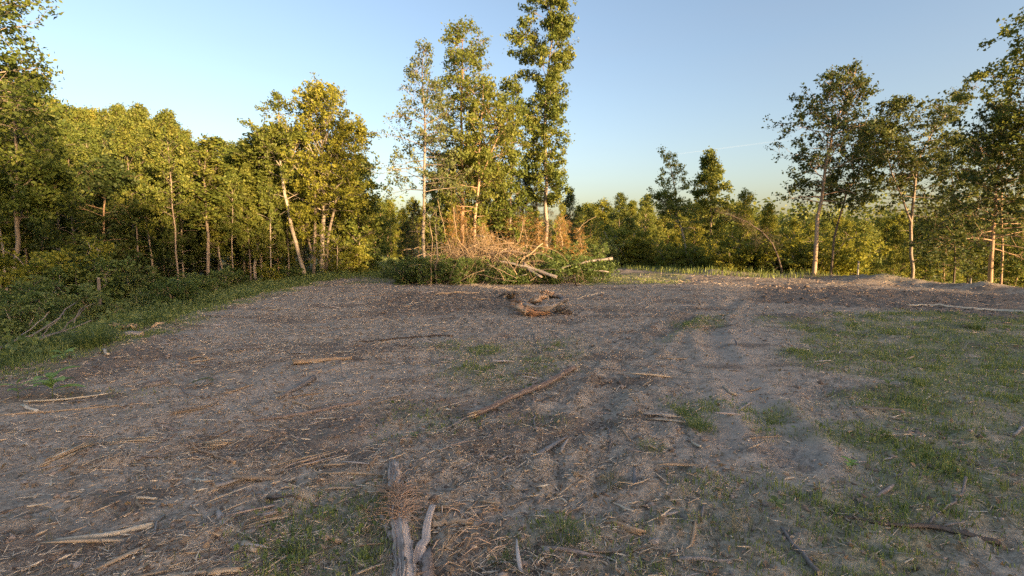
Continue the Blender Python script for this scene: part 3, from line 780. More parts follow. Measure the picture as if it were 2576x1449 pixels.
hero('broadleaf_tree', 133, 19.6, [([(2487, 722), (2494, 640), (2502, 540), (2508, 440), (2524, 350), (2540, 280)], .085)], .36,
     lambda s: 2.3*np.sin(pi*np.clip(.32+.63*s, 0, 1))**.7, 72, (-5, 45), .12, 8, 12500, .13, .085, .09, 'bark_warm', 'leaf_shade_dark',
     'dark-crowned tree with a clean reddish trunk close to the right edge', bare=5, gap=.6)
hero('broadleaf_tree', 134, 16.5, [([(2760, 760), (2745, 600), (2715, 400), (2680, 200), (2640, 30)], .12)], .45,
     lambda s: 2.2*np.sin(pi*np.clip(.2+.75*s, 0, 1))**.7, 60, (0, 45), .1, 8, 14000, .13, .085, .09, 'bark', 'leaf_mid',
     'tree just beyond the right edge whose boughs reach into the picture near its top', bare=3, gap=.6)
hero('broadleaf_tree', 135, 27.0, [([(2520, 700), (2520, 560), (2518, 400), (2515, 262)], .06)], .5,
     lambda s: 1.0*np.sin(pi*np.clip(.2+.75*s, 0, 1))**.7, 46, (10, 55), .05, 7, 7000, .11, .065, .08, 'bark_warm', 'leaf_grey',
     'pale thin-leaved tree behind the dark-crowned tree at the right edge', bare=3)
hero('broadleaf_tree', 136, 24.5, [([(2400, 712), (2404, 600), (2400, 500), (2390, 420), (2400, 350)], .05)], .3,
     lambda s: 1.9*np.sin(pi*np.clip(.3+.65*s, 0, 1))**.7, 56, (0, 45), .1, 8, 8500, .13, .085, .09, 'bark_dark', 'leaf_shade_dark',
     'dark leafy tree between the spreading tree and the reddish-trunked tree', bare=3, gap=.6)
# --- middle distance, right of the pile
hero('birch_tree', 140, 30.5, [([(1722, 672), (1728, 640), (1718, 590), (1702, 540), (1700, 480), (1685, 420), (1680, 385)], .07),
                               ([(1712, 570), (1690, 545), (1672, 500)], .035)], .42,
     lambda s: 1.35*np.sin(pi*np.clip(.25+.7*s, 0, 1))**.7, 46, (5, 50), .15, 7, 7500, .12, .07, .08, 'bark_pale', 'leaf_light',
     'airy pale tree with an S-curved trunk right of the brush pile', bare=4, gap=.6)
hero('broadleaf_tree', 141, 35, [([(1790, 690), (1790, 600), (1786, 500), (1784, 392)], .09)], .25,
     lambda s: 2.0*np.clip(1.05-s, .05, 1)**.6, 60, (5, 50), .08, 8, 18000, .17, .11, .12, 'bark', 'leaf_mid',
     'dense rounded tree rising highest above the middle tree line, right of the airy pale tree', bare=3)
hero('dead_tree', 142, 23.8, [([(1969, 694), (1958, 640), (1935, 600), (1900, 570), (1850, 545), (1800, 531)], .045)], .45,
     lambda s: .5*(1-s)+.12, 34, (-20, 20), .3, 5, 1500, .12, .018, .06, 'dark_wood', 'pine',
     'dark dead pine bent over in a long arc to the left above the crest', 'dead tree', bare=2)
for k, (u, d, tv, key, w, lab) in enumerate([
        (1485, 31, 530, 'bushy1', .8, 'grey-green bushy tree just right of the brush pile'),
        (1560, 45, 488, 'oak1', 1., 'round-topped tree on the low skyline between the pile and the airy tree'),
        (1435, 45, 478, 'dark0', .9, 'dark tree on the skyline right of the columnar tree'),
        (1620, 48, 492, 'oak2', 1., 'broad tree on the skyline left of the airy pale tree'),
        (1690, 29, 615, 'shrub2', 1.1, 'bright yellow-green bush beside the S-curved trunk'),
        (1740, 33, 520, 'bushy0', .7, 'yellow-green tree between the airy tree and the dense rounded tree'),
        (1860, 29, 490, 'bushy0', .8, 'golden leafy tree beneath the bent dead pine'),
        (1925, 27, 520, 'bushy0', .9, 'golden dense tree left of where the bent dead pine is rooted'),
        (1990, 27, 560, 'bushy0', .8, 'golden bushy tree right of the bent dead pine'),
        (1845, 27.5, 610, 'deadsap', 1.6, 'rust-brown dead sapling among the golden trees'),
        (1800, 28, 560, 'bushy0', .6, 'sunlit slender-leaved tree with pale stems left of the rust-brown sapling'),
        (2250, 27, 575, 'bushy3', .8, 'green bushy tree below the spreading dark tree'),
        (2380, 26, 590, 'bushy1', .9, 'green bushy tree below the gap in the right group')]):
    p = at(u, 650, d); tree(key, 'bush' if 'shrub' in key else 'dead_sapling' if key == 'deadsap' else 'broadleaf_tree', p[0], d, topH(tv, d, p[0], d), lab, 'bush' if 'shrub' in key else 'tree', wide=w)
sky2 = lambda u: np.interp(u, [1400, 1500, 1560, 1650, 1750, 1850, 1950, 2050, 2200, 2400, 2600, 3400], [505, 515, 500, 520, 525, 520, 535, 545, 545, 545, 545, 520])
fr = 0
for d, du in ((28, 62), (33, 58), (40, 55), (50, 52), (62, 55), (76, 60)):
    u = 1440+rg.random()*40
    while u < (2130 if d < 36 else 2720):
        dd = d+rg.normal()*1.2; p = at(u, 650, dd)
        if sdf(np.array([p[0]]), np.array([dd]), CLEAR)[0] > 1.8:
            tv = sky2(u)+(22 if d > 45 else 45 if d > 36 else 75)+rg.random()*24 - (22 if d > 45 else 0)
            key = (['bushy0', 'bushy4', 'bushy3', 'bushy0', 'bushy4'] if d < 36 else ['bushy1', 'bushy3', 'oak3', 'oak2', 'bushy0'])  # gold leaf keys brighten crowns that mostly shade themselves
            kk = key[rg.integers(len(key))]; lab = 'leafy tree on the slope below the right crest, one of many sunlit crowns'
            if d == 28 and fr < 20: lab = '%s slope tree, %s right of the brush pile in the nearest row' % (KIND[kk], ORD[fr]); fr += 1
            tree(kk, 'slope_tree', p[0], dd, topH(tv, dd, p[0], dd), lab, group='trees on the slope beyond the right crest', wide=.95+.25*rg.random())
        u += du*(.7+.6*rg.random())
print('left wood', cnt)

# --- far wood and the wood out of the picture on the sun side
def mass(name, spots, nper, leaf, lab, lln, seed):
    rg = np.random.default_rng(seed); C = []; W = Wood()
    for (x, y, Ht, r, low) in spots:
        z0 = Hs(x, y)
        q = unit(rg.normal(size=(nper, 3)))*(rg.random((nper, 1))**.4)
        lump = 1+.25*np.sin(q[:, :1]*7+x)*np.cos(q[:, 2:]*6+y)
        q = q*lump
        cz = z0+low+(Ht-low)/2
        C.append(np.array([x, y, cz])+q*np.array([r, r, (Ht-low)/2]))
        W.limb([[x, y, z0-.4], [x, y, z0+Ht*.4], [x+.2, y, z0+Ht*.8]], [.14, .1, .04], 5, rg=rg, cap=False)
    C = np.vstack(C)
    V, F = leaf_quads(C, rg, lln, lln*.66, .5)
    o = link(name, mesh_np(name, V, F, M[leaf], rg.random(len(F))), None, None, lab, None, None, 'stuff')
    t = link('trunks', W.mesh(name+'_trunks', M['bark']), o, kind='stuff')
    return o
rg = np.random.default_rng(31)
sp = []
for k in range(150):
    a = radians(-62+rg.random()*140); d = 90+rg.random()*25
    sp.append((sin(a)*d, cos(a)*d, 12.3+1.5*rg.random()+(2 if sin(a) > .2 else -1.0), 5+1.5*rg.random(), .5))
mass('far_woodland', sp, 420, 'leaf_mid', 'far-off wood closing the horizon behind the nearer trees', .75, 3)
sp = []
# the wood on the sun side, behind the camera, across the open ground; it keeps the low sun off the clearing
def shade_h(c):
    # canopy height by position across the sun's rays
    return np.interp(c, [-45, -1.5, 3.2, 7.9, 10.4, 13.6, 21, 25.3, 30, 45], [13.2, 14.0, 13.4, 12.0, 9.0, 8.4, 7.0, 5.6, 4.0, 3.0])
for row in range(4):
    c = -48.0+row*.7
    while c < 46:
        S = 61+row*3.0+rg.normal()*.6; cc = c+rg.normal()*.3
        x = sin(radians(SUN_AZ))*S-cos(radians(SUN_AZ))*cc; y = cos(radians(SUN_AZ))*S+sin(radians(SUN_AZ))*cc
        h = shade_h(cc)+rg.normal()*.35+row*.15
        sp.append((x, y, max(2.0, h-Hs(x, y)), 2.1+.5*rg.random(), .1)); c += 2.6
mass('sunward_woodland', sp, 650, 'leaf_mid', 'wood across the open ground behind the camera, toward the sun', .72, 4)

# a short vapour trail low in the sky
w = Wood(); A = at(1685, 390, 1500.0); B = at(1830, 371, 1500.0); C_ = at(1990, 351, 1500.0)
q = np.linspace(0, 1, 14)[:, None]; P = (1-q)**2*A+2*q*(1-q)*B+q*q*C_
w.limb(P-A, 2.0*np.sin(pi*(.04+.92*q[:, 0]))**.5+.2, 8, rg=rg, cap=False)
m_, t_ = new_mat('vapour'); o_ = N_(t_, 'ShaderNodeOutputMaterial'); a_ = N_(t_, 'ShaderNodeBsdfTransparent'); b_ = N_(t_, 'ShaderNodeBsdfDiffuse'); b_.inputs[0].default_value = (.9, .9, .9, 1)
x_ = N_(t_, 'ShaderNodeMixShader'); x_.inputs[0].default_value = .013
t_.links.new(a_.outputs[0], x_.inputs[1]); t_.links.new(b_.outputs[0], x_.inputs[2]); t_.links.new(x_.outputs[0], o_.inputs[0])
link('vapour_trail', w.mesh('vapour_trail', m_), None, A, 'faint thin white vapour trail low in the sky right of centre', 'vapour trail')
# ---------------------------------------------------------------- brush pile
def curve_pts(a, b, sag, rg, k=7, wob=.04):
    a = np.asarray(a, float); b = np.asarray(b, float); L = np.linalg.norm(b-a)
    q = np.linspace(0, 1, k)[:, None]
    off = rg.normal(size=3)*wob*L; off2 = rg.normal(size=(k, 3))*wob*.22*L
    return a+(b-a)*q+4*q*(1-q)*(off+np.array([0, 0, sag*L]))+off2*np.minimum(q, 1-q)*2
PILE = at(1230, 690, 20.5)
pile_o = np.array([PILE[0], 20.5, Hs(PILE[0], 20.5)])
pile = link('brush_pile', None, None, pile_o, 'long heap of torn branches and brush in front of the tall trees', 'brush pile')
rg = np.random.default_rng(44)
def heap_h(x, y):
    # shape of the heap in metres from its centre; x across, y away
    return 1.45*np.exp(-(((x+.7)/2.0)**2+(y/1.4)**2))+.85*np.exp(-(((x-1.9)/1.6)**2+((y-.3)/1.3)**2))+.3*np.exp(-((x/3.6)**2+(y/1.7)**2))
# packed core of brush, lumpy
core = Wood()
nb_ = 0
for k in range(230):
    x = rg.normal()*2.0; y = rg.normal()*.9
    x = float(np.clip(x, -3.4, 4.0)); h = float(heap_h(x, y))
    a = rg.random()*2*pi; L = .6+1.7*rg.random(); el = radians(rg.normal()*20+8)
    d = np.array([cos(a)*cos(el), .6*sin(a)*cos(el), sin(el)])
    c = np.array([x, y, h*(.15+.85*rg.random())+.05])
    P = curve_pts(c-d*L/2, c+d*L/2, .08*rg.normal()+.06, rg)
    P[:, 2] = np.maximum(P[:, 2], .02)
    r = .012+.022*rg.random()**2
    w = Wood(); w.limb(P, r*(1-.65*np.linspace(0, 1, 7)), 5, .1, rg=rg)
    for s in range(3):
        i = rg.integers(2, 6); d2 = unit(d+rg.normal(size=3)*.6); l2 = .2+.5*rg.random()
        w.limb([P[i], P[i]+d2*l2*.5+rg.normal(size=3)*.04, P[i]+d2*l2+rg.normal(size=3)*.06], [r*.5, r*.35, .003], 3, rg=rg, cap=False)
    me = w.mesh('branch', M[['brush', 'brush', 'dark_wood', 'grey_wood', 'dark_wood'][rg.integers(5)]])
    link('branch', me, pile)
# springy twigs arching up out of the heap
w = Wood()
for k in range(700):
    x = float(np.clip(rg.normal()*1.7-.3, -3.6, 4.0)); y = rg.normal()*.8; h = float(heap_h(x, y))
    a = rg.random()*2*pi; el = radians(10+60*rg.random()); L = .35+.8*rg.random()
    d = np.array([cos(a)*cos(el), .7*sin(a)*cos(el), sin(el)])
    p = np.array([x, y, h*(.55+.45*rg.random())])
    P = curve_pts(p, p+d*L, .10*rg.normal(), rg, 5, .08)
    w.limb(P, [.007, .006, .0055, .004, .003], 3, rg=rg, cap=False)
link('twig_tangle', w.mesh('twig_tangle', M['brush']), pile, kind='stuff')
# cut green leaves along the front foot and the right shoulder
C = []
for (cx, cy, cz, rx, ry, rz, n) in ((-2.6, -1.2, .25, .9, .4, .35, 3800), (-1.2, -1.35, .3, 1.0, .4, .38, 4800), (.6, -1.3, .28, 1.0, .4, .32, 4200), (1.7, -1.1, .3, .5, .4, .3, 1600),
                                    (2.7, -.9, .45, .55, .5, .5, 4200), (2.2, .2, 1.0, 1.0, .6, .28, 3600), (3.9, -.2, .5, .7, .6, .45, 3800), (4.8, .4, .55, .8, .6, .4, 3600), (-.2, -.6, .8, 1.3, .5, .3, 1500), (3.3, .5, .8, .7, .5, .3, 2200)):
    q = rg.normal(size=(n//12, 3))*.5
    cc = np.array([cx, cy, cz])+q*np.array([rx, ry, rz])
    cc = np.repeat(cc, 12, 0)+rg.normal(size=(len(cc)*12, 3))*.075
    C.append(cc[:int(len(cc)*.72)])
C = np.vstack(C); C[:, 2] = np.maximum(C[:, 2], .0)
V, F = leaf_quads(C, rg, .095, .055, .5)
link('cut_foliage', mesh_np('cut_foliage', V, F, M['shrub'], rg.random(len(F))), pile, kind='stuff')
# hand-placed limbs of the pile
def pile_branch(pts, depth, r0, r1, mat, n=7):
    P = np.array([at(u, v, depth+dz) for (u, v, dz) in pts])-pile_o
    L = np.concatenate([[0], np.cumsum(np.linalg.norm(np.diff(P, axis=0), axis=1))])
    t = np.linspace(0, L[-1], 10); Q = np.stack([np.interp(t, L, P[:, c]) for c in range(3)], 1)
    Q[1:-1] += rg.normal(size=(8, 3))*.02
    w = Wood(); w.limb(Q, np.linspace(r0, r1, 10), n, .12, rg=rg)
    link('branch', w.mesh('branch', M[mat]), pile)
for pts, r in (([(1015, 630, 0), (1055, 622, .2), (1090, 648, .4)], .022), ([(1035, 660, 0), (1060, 640, .2), (1110, 655, .6)], .016),
               ([(1140, 520, .5), (1150, 600, 0), (1190, 650, 0)], .018), ([(1316, 555, .5), (1310, 600, .3), (1278, 640, 0)], .022),
               ([(1365, 612, .4), (1320, 650, .1), (1280, 690, -.3)], .024), ([(1270, 638, .4), (1330, 615, .4), (1400, 630, .3), (1430, 660, .2)], .018),
               ([(1345, 560, .8), (1370, 555, .8), (1400, 585, .7), (1405, 630, .5)], .015), ([(1100, 500, .6), (1120, 590, .2), (1135, 640, 0)], .014),
               ([(1180, 615, 0), (1240, 640, -.2), (1290, 690, -.5)], .02), ([(1000, 700, -.5), (1050, 680, -.3), (1110, 668, 0)], .015),
               ([(985, 712, -.5), (1040, 690, -.3), (1095, 676, 0)], .012), ([(1450, 585, .8), (1470, 560, .8), (1500, 545, .9)], .012),
               ([(1225, 665, -.9), (1260, 680, -1.0), (1300, 700, -1.1)], .02), ([(1200, 690, -1), (1250, 700, -1.1), (1300, 708, -1.1)], .016)):
    pile_branch(pts, 19.8, r, r*.45, 'brush')
def free_log(name, pts, depth, r0, r1, mat, label, cat='log', jag=.06, n=10, ridge=.12):
    P = np.array([at(u, v, depth+dz) for (u, v, dz) in pts]); org = P.mean(0)
    L = np.concatenate([[0], np.cumsum(np.linalg.norm(np.diff(P, axis=0), axis=1))])
    t = np.linspace(0, L[-1], 9); Q = np.stack([np.interp(t, L, P[:, c]) for c in range(3)], 1)-org
    Q[1:-1] += rg.normal(size=(7, 3))*.012
    w = Wood(); w.limb(Q, np.linspace(r0, r1, 9)*(1+.08*rg.normal(size=9)), n, ridge, jag=jag, rg=rg)
    return link(name, w.mesh(name, M[mat]), None, org, label, cat)
free_log('log', [(1318, 662, .4), (1330, 678, .1), (1362, 696, -.4)], 19.2, .055, .05, 'grey_wood', 'pale curved log sloping down out of the brush pile')
free_log('log', [(1250, 655, .5), (1330, 672, 0), (1400, 697, -.6)], 19.4, .05, .07, 'grey_wood', 'grey log poking out low from the brush pile beside the pale curved one')
free_log('log', [(1345, 645, .5), (1375, 668, .2), (1400, 682, 0)], 19.9, .035, .05, 'tan_wood', 'short tan branch butt sticking up right from the brush pile')
free_log('log', [(1395, 680, -.6), (1440, 666, 0), (1490, 656, .4), (1540, 650, .8)], 20.2, .035, .058, 'grey_wood', 'long grey log lying up over the right end of the brush pile')
free_log('log', [(1430, 660, .3), (1475, 678, 0), (1530, 684, -.2)], 20.6, .03, .03, 'grey_wood', 'thin grey pole lying beneath the long log right of the pile')
for k, (u0, v0, u1, v1) in enumerate([(1320, 655, 1375, 672), (1325, 665, 1385, 685), (1335, 650, 1400, 668), (1340, 672, 1395, 690), (1330, 660, 1390, 678)]):
    free_log('log', [(u0, v0, .8), ((u0+u1)/2, (v0+v1)/2, .5), (u1, v1, .2)], 19.6+.12*k, .04, .05, 'dark_wood', 'dark bark-covered pole in the stacked bundle at the right of the brush pile')['group'] = 'dark poles bundled in the brush pile'
# leafy cut shrubs around the foot
for k, (u, v, s, key, lab) in enumerate([(1020, 715, .75, 'shrub0', 'leafy shrub at the foot of the feathery tree'), (1060, 716, .7, 'shrub0', 'leafy shrub between the feathery tree and the bare pole'),
        (1125, 716, .8, 'shrub0', 'dark leafy shrub in front of the brush pile, left of centre'), (1180, 712, .7, 'shrub0', 'dark leafy shrub at the centre foot of the brush pile'),
        (1290, 706, .75, 'shrub0', 'dark leafy shrub beside the pale curved log'), (1418, 694, 1.0, 'shrub0', 'bushy shrub at the right end of the brush pile'),
        (1475, 682, 1.2, 'shrub0', 'green shrub beyond the long grey log'), (1450, 690, .8, 'shrub1', 'light green weed clump under the long grey log'),
        (1525, 672, 1.0, 'shrub1', 'light green bush right of the long grey log'), (1580, 668, 1.0, 'shrub2', 'yellow-green bush on the far grass right of the pile'),
        (1640, 668, 1.2, 'shrub1', 'bush on the crest left of the S-curved trunk'), (985, 700, .5, 'shrub1', 'small weed clump at the lane side left of the pile')]):
    p = ground(u, v); tree(key, 'shrub', p[0], p[1], 1.5*s, lab, 'shrub', wide=1.1)
# bushes along the right crest
rg = np.random.default_rng(12)
for k in range(70):
    u = 1500+rg.random()*1300; d = 24+rg.random()*9; p = at(u, 650, d)
    s = sdf(np.array([p[0]]), np.array([d]), CLEAR)[0]
    if s < .8 or s > 9: continue
    tree(['shrub1', 'shrub2', 'shrub0', 'shrub2'][rg.integers(4)], 'crest_shrub', p[0], d, 1.0+1.1*rg.random(), 'leafy bush among the tree feet just beyond the right crest', 'shrub', 'bushes just beyond the right crest', wide=1.2)
for k in range(46):
    u = 1470+rg.random()*640; d = 25.5+rg.random()*9; p = at(u, 650, d)
    s = sdf(np.array([p[0]]), np.array([d]), CLEAR)[0]
    if s < .5 or s > 6: continue
    tree('shrub2', 'sunlit_shrub', p[0], d, 1.3+1.5*rg.random(), 'yellow-green bush catching the low sun along the edge right of the pile', 'shrub', 'sunlit bushes along the edge right of the pile', wide=1.3)  # gold leaf colour stands in for sun missing inside these bushes
# left bank shrubs
for k, (u, d, h, key, lab) in enumerate([(20, 11.5, 1.2, 'shrub0', 'big dark shrub at the left edge above the weathered branches'), (85, 12.8, 1.1, 'shrub1', 'dark shrub just right of the big one at the left edge'),
        (150, 16, 2.2, 'shrub2', 'sunlit yellow-green shrub under the trees near the left edge'), (205, 15.5, 1.9, 'shrub0', 'blue-green shrub before the twin thin trunks'),
        (330, 17, 1.1, 'shrub1', 'bright shrub right of the twin thin trunks'), (400, 17.5, 1.0, 'shrub0', 'shrub by the mottled pale trunk'),
        (480, 19, .8, 'shrub1', 'low shrub on the bank right of the mottled pale trunk'), (570, 21, 1.1, 'shrub0', 'low shrub below the thin saplings'),
        (690, 22.5, .9, 'shrub2', 'sunlit bush left of the clump of bare trunks'), (740, 23.8, .7, 'shrub0', 'low dark bush at the foot of the leaning bare trunk'),
        (870, 25, 1.6, 'shrub2', 'golden bush right of the straightest trunk'), (905, 27, 1.9, 'shrub0', 'dark bush where the lane meets the wood'),
        (30, 8.6, .8, 'shrub1', 'low light green bramble under the weathered branches'), (240, 10.8, .8, 'shrub1', 'weedy bush above the rusty log on the bank')]):
    p = at(u, 700, d); tree(key, 'shrub', p[0], d, h, lab, 'shrub', wide=1.15)
for k in range(44):
    u = -250+rg.random()*1100; d = 11+rg.random()*16; p = at(u, 700, d)
    s = sdf(np.array([p[0]]), np.array([d]), CLEAR)[0]
    if s < 1.6 or s > 11: continue
    tree(['shrub1', 'shrub1', 'shrub0'][rg.integers(3)], 'bank_shrub', p[0], d, .4+.55*rg.random(), 'low leafy shrub among the weeds of the left bank', 'shrub', 'low shrubs on the left bank', wide=1.1)

# ---------------------------------------------------------------- grass and weeds
def blades(name, X, Y, hgt, wd, mat, lab, seed, lean=.5, tip=.2):
    rg = np.random.default_rng(seed); N = len(X)
    Z = H(X, Y)-.004
    a = rg.random(N)*2*pi; d = np.stack([np.cos(a), np.sin(a), np.zeros(N)], 1)
    s = np.stack([-np.sin(a), np.cos(a), np.zeros(N)], 1)
    h = hgt[:, None]; w = wd[:, None]; l = (lean*rg.random(N)**1.2)[:, None]
    B = np.stack([X, Y, Z], 1)
    m = B+d*h*l*.35+np.array([0, 0, 1])*h*.6; t = B+d*h*l*1.1+np.array([0, 0, 1])*h*(1-.45*l)
    V = np.stack([B-s*w/2, B+s*w/2, m+s*w*.4, m-s*w*.4, t+s*w*tip*.3, t-s*w*tip*.3], 1).reshape(-1, 3)
    b = np.arange(N)[:, None]*6
    F = np.stack([b+np.array([[0, 1, 2, 3]]), b+np.array([[3, 2, 4, 5]])], 1).reshape(-1, 4)
    return link(name, mesh_np(name, V, F, M[mat], np.repeat(rg.random(N), 2)), None, None, lab, None, None, 'stuff')
def fan(n, rg, d0, d1, power=.5, amax=54):
    u = rg.random(n); e = 1-power
    d = (d0**e+(d1**e-d0**e)*u)**(1/e)
    a = np.radians((rg.random(n)*2-1)*amax); r = d/np.cos(a)*1.0
    return d*np.tan(a), d
rg = np.random.default_rng(21)
x, y = fan(520000, rg, 1.3, 24, .35)
g, sd = grass_mask(x, y)
tuft = sstep(.42, .72, fbm(x*5, y*5, 2))
keep = (rg.random(len(x)) < g*(.25+1.0*tuft)*.95) & (sd < .8)
x, y = x[keep], y[keep]
d = np.hypot(x, y)
gg, _ = grass_mask(x, y)
hg = (.02+.05*rg.random(len(x))+.03*sstep(.45, .75, fbm(x*2.2, y*2.2, 2)))*(.6+.6*gg)
blades('grass', x, y, hg, .0040+.0010*d**.8, 'grass', 'short patchy green grass spread over the soil on the right', 1, .9)
print('grass', len(x))
x, y = fan(100000, rg, 1.3, 16, .5)
g, sd = grass_mask(x, y)
keep = (rg.random(len(x)) < (.06+.5*g)) & (sd < .3)
x, y = x[keep], y[keep]; d = np.hypot(x, y)
blades('dry_grass', x, y, .02+.05*rg.random(len(x)), .0025+.0008*d**.8, 'dry_grass', 'dry bent straw-coloured grass mixed into the turf', 2, 1.6)
# weedy bank at the left
x, y = fan(190000, rg, 3.5, 34, .2, 56)
sd = sdf(x, y, CLEAR)
n_ = fbm(x*1.1, y*1.1, 3)-.5
keep = (sd+n_*1.6 > .1) & (sd < 6) & (x < 3) & (rg.random(len(x)) < .75)
x, y, sd, n_ = x[keep], y[keep], sd[keep], n_[keep]; d = np.hypot(x, y)
hg = (.07+.26*rg.random(len(x))*sstep(-.2, 1.8, sd+n_*2)+.1*rg.random(len(x)))
blades('tall_grass', x, y, hg, .004+.0010*d, 'weed', 'tall weedy green grass along the bank at the edge of the left wood', 3, .6)
print('tall', len(x))
x, y = fan(60000, rg, 22, 60, .2, 40)
sd = sdf(x, y, CLEAR); keep = ((sd > -2.0) | (y > 30)) & (sd < 3)
x, y = x[keep], y[keep]
blades('far_grass', x, y, .12+.25*rg.random(len(x)), .02+.02*rg.random(len(x)), 'grass', 'long grass on the lane and beyond the brush pile', 4, .6)
x, y = fan(60000, rg, 1.6, 20, .4)
g, sd = grass_mask(x, y); keep = (rg.random(len(x)) < g*.55*sstep(.4, .65, fbm(x*1.6+6, y*1.6, 2))) & (sd < .3); x, y = x[keep], y[keep]
C = np.stack([x, y, H(x, y)+.015+.03*rg.random(len(x))], 1)
V, F = leaf_quads(C, rg, .035, .024, .9)
link('clover', mesh_np('clover', V, F, M['weed'], rg.random(len(F))), None, None, 'small low-growing weed leaves mixed into the turf', None, None, 'stuff')
# ground leaves of weeds on the bank
x, y = fan(70000, rg, 3.8, 28, .1, 56)
sd = sdf(x, y, CLEAR); n_ = fbm(x*.9+4, y*.9, 3)-.5
keep = (sd+n_*3 > .5) & (sd < 7) & (x < 3)
x, y = x[keep], y[keep]
hh = .05+.28*rg.random(len(x))*sstep(.3, .7, fbm(x*1.4, y*1.4, 2))
C = np.stack([x, y, H(x, y)+hh], 1); C = np.repeat(C, 3, 0)+rg.normal(size=(len(C)*3, 3))*.05
V, F = leaf_quads(C, rg, .085, .055, .8)
link('ground_cover', mesh_np('ground_cover', V, F, M['weed'], rg.random(len(F))), None, None, 'mixed leafy weeds covering the left bank', None, None, 'stuff')

# ---------------------------------------------------------------- loose litter
rg = np.random.default_rng(8)
def dirs(n, rg, main=.35, spread=.9, flat_=.16):
    a = main+rg.normal(size=n)*spread
    e = rg.normal(size=n)*flat_
    return np.stack([np.cos(a)*np.cos(e), np.sin(a)*np.cos(e), np.sin(e)], 1)
def litter(name, n, d0, d1, power, lmin, lmax, w0, mat, lab, dens, main=.35, spread=.9, seed=0, lift=.004, bend=.06, r0=0., r1=1., grow=.0, flat_=.16, sdmax=.4, simple=False):
    rg = np.random.default_rng(seed)
    x, y = fan(n, rg, d0, d1, power)
    keep = rg.random(n) < dens(x, y)
    keep &= sdf(x, y, CLEAR) < sdmax
    x, y = x[keep], y[keep]; m = len(x); d = np.hypot(x, y)
    ln = (lmin+(lmax-lmin)*rg.random(m)**2.6)*(1+grow*d)
    wd = w0*(.5+rg.random(m))*(1+grow*d*1.5)
    C = np.stack([x, y, H(x, y)+lift+wd*.2], 1)
    V, F, k = prisms(C, dirs(m, rg, main, spread, flat_), ln, wd, wd*.6, .45, bend, rg, simple)
    link(name, mesh_np(name, V, F, M[mat], np.repeat(r0+(r1-r0)*rg.random(m), k)), None, None, lab, None, None, 'stuff')
    print(name, m)
streak = lambda x, y: sstep(.30, .62, fbm(x*.8+y*.3, y*1.7-x*.6, 3))
_pkm = lambda x, y: 1-.7*np.maximum(sstep(.4, -.4, sdf(x, y, PACKED)), .5*sstep(.4, -.4, sdf(x, y, PACKED2)))
leftw = lambda x, y: (.30+.70*sstep(2.5, -1.5, x-.12*y))*_pkm(x, y)
litter('straw_litter', 150000, 1.3, 24, .55, .016, .11, .0036, 'litter', 'fine straw, twig and bark litter strewn over the soil', lambda x, y: (.10+.90*streak(x, y))*leftw(x, y), seed=1, grow=.075, flat_=.30, simple=True, spread=1.0)
litter('wood_chips', 17000, 1.4, 24, .5, .014, .085, .011, 'chip', 'small torn wood chips scattered on the soil', lambda x, y: (.12+.88*streak(x+5, y))*leftw(x, y), seed=2, spread=1.1, grow=.045)
litter('twig_litter', 11000, 1.4, 20, .6, .04, .18, .0036, 'litter', 'short broken grey and brown twigs strewn over the soil', lambda x, y: .6+0*x, seed=3, spread=1.4, grow=.05, r0=.05, r1=.8, flat_=.22)
litter('splinter_litter', 3200, 2.0, 20, .35, .06, .30, .010, 'chip', 'longer splinters and bark strips lying across the soil', lambda x, y: streak(x+9, y)*leftw(x, y)*.8, seed=4, spread=.5, grow=.02, bend=.02)
# soil clods
g0 = (1+5**.5)/2
ico = unit(np.array([[-1, g0, 0], [1, g0, 0], [-1, -g0, 0], [1, -g0, 0], [0, -1, g0], [0, 1, g0], [0, -1, -g0], [0, 1, -g0], [g0, 0, -1], [g0, 0, 1], [-g0, 0, -1], [-g0, 0, 1]], float))
icf = np.array([[0, 11, 5], [0, 5, 1], [0, 1, 7], [0, 7, 10], [0, 10, 11], [1, 5, 9], [5, 11, 4], [11, 10, 2], [10, 7, 6], [7, 1, 8], [3, 9, 4], [3, 4, 2], [3, 2, 6], [3, 6, 8], [3, 8, 9], [4, 9, 5], [2, 4, 11], [6, 2, 10], [8, 6, 7], [9, 8, 1]])
octa = np.array([[1, 0, 0], [0, 1, 0], [-1, 0, 0], [0, -1, 0], [0, 0, 1], [0, 0, -1]], float)
ocf = np.array([[0, 1, 4], [1, 2, 4], [2, 3, 4], [3, 0, 4], [1, 0, 5], [2, 1, 5], [3, 2, 5], [0, 3, 5]])
def clods(name, x, y, s, mat, lab, seed, flatz=.65, sink=.1, rnd=None, B=ico, BF=icf):
    rg = np.random.default_rng(seed); n = len(x); nv = len(B)
    V = B[None]*(1+.38*rg.normal(size=(n, nv, 1)).clip(-1.4, 1.4))
    a = rg.random(n)*6.28; c, s_ = np.cos(a)[:, None], np.sin(a)[:, None]
    sc = np.stack([1+.5*rg.random(n), .7+.4*rg.random(n), flatz*(.7+.5*rg.random(n))], 1)
    V = V*sc[:, None, :]*s[:, None, None]
    V = np.stack([V[..., 0]*c-V[..., 1]*s_, V[..., 0]*s_+V[..., 1]*c, V[..., 2]], -1)
    V += np.stack([x, y, H(x, y)-s*sink], 1)[:, None, :]
    F = (BF[None]+np.arange(n)[:, None, None]*nv).reshape(-1, 3)
    link(name, mesh_np(name, V.reshape(-1, 3), F, M[mat], np.repeat(rg.random(n) if rnd is None else rnd, len(BF))), None, None, lab, None, None, 'stuff')
x, y = fan(90000, rg, 1.4, 22, .5)
mo_ = np.zeros_like(x)
for P in DARK: mo_ = np.maximum(mo_, sstep(.6, -.3, sdf(x, y, P)))
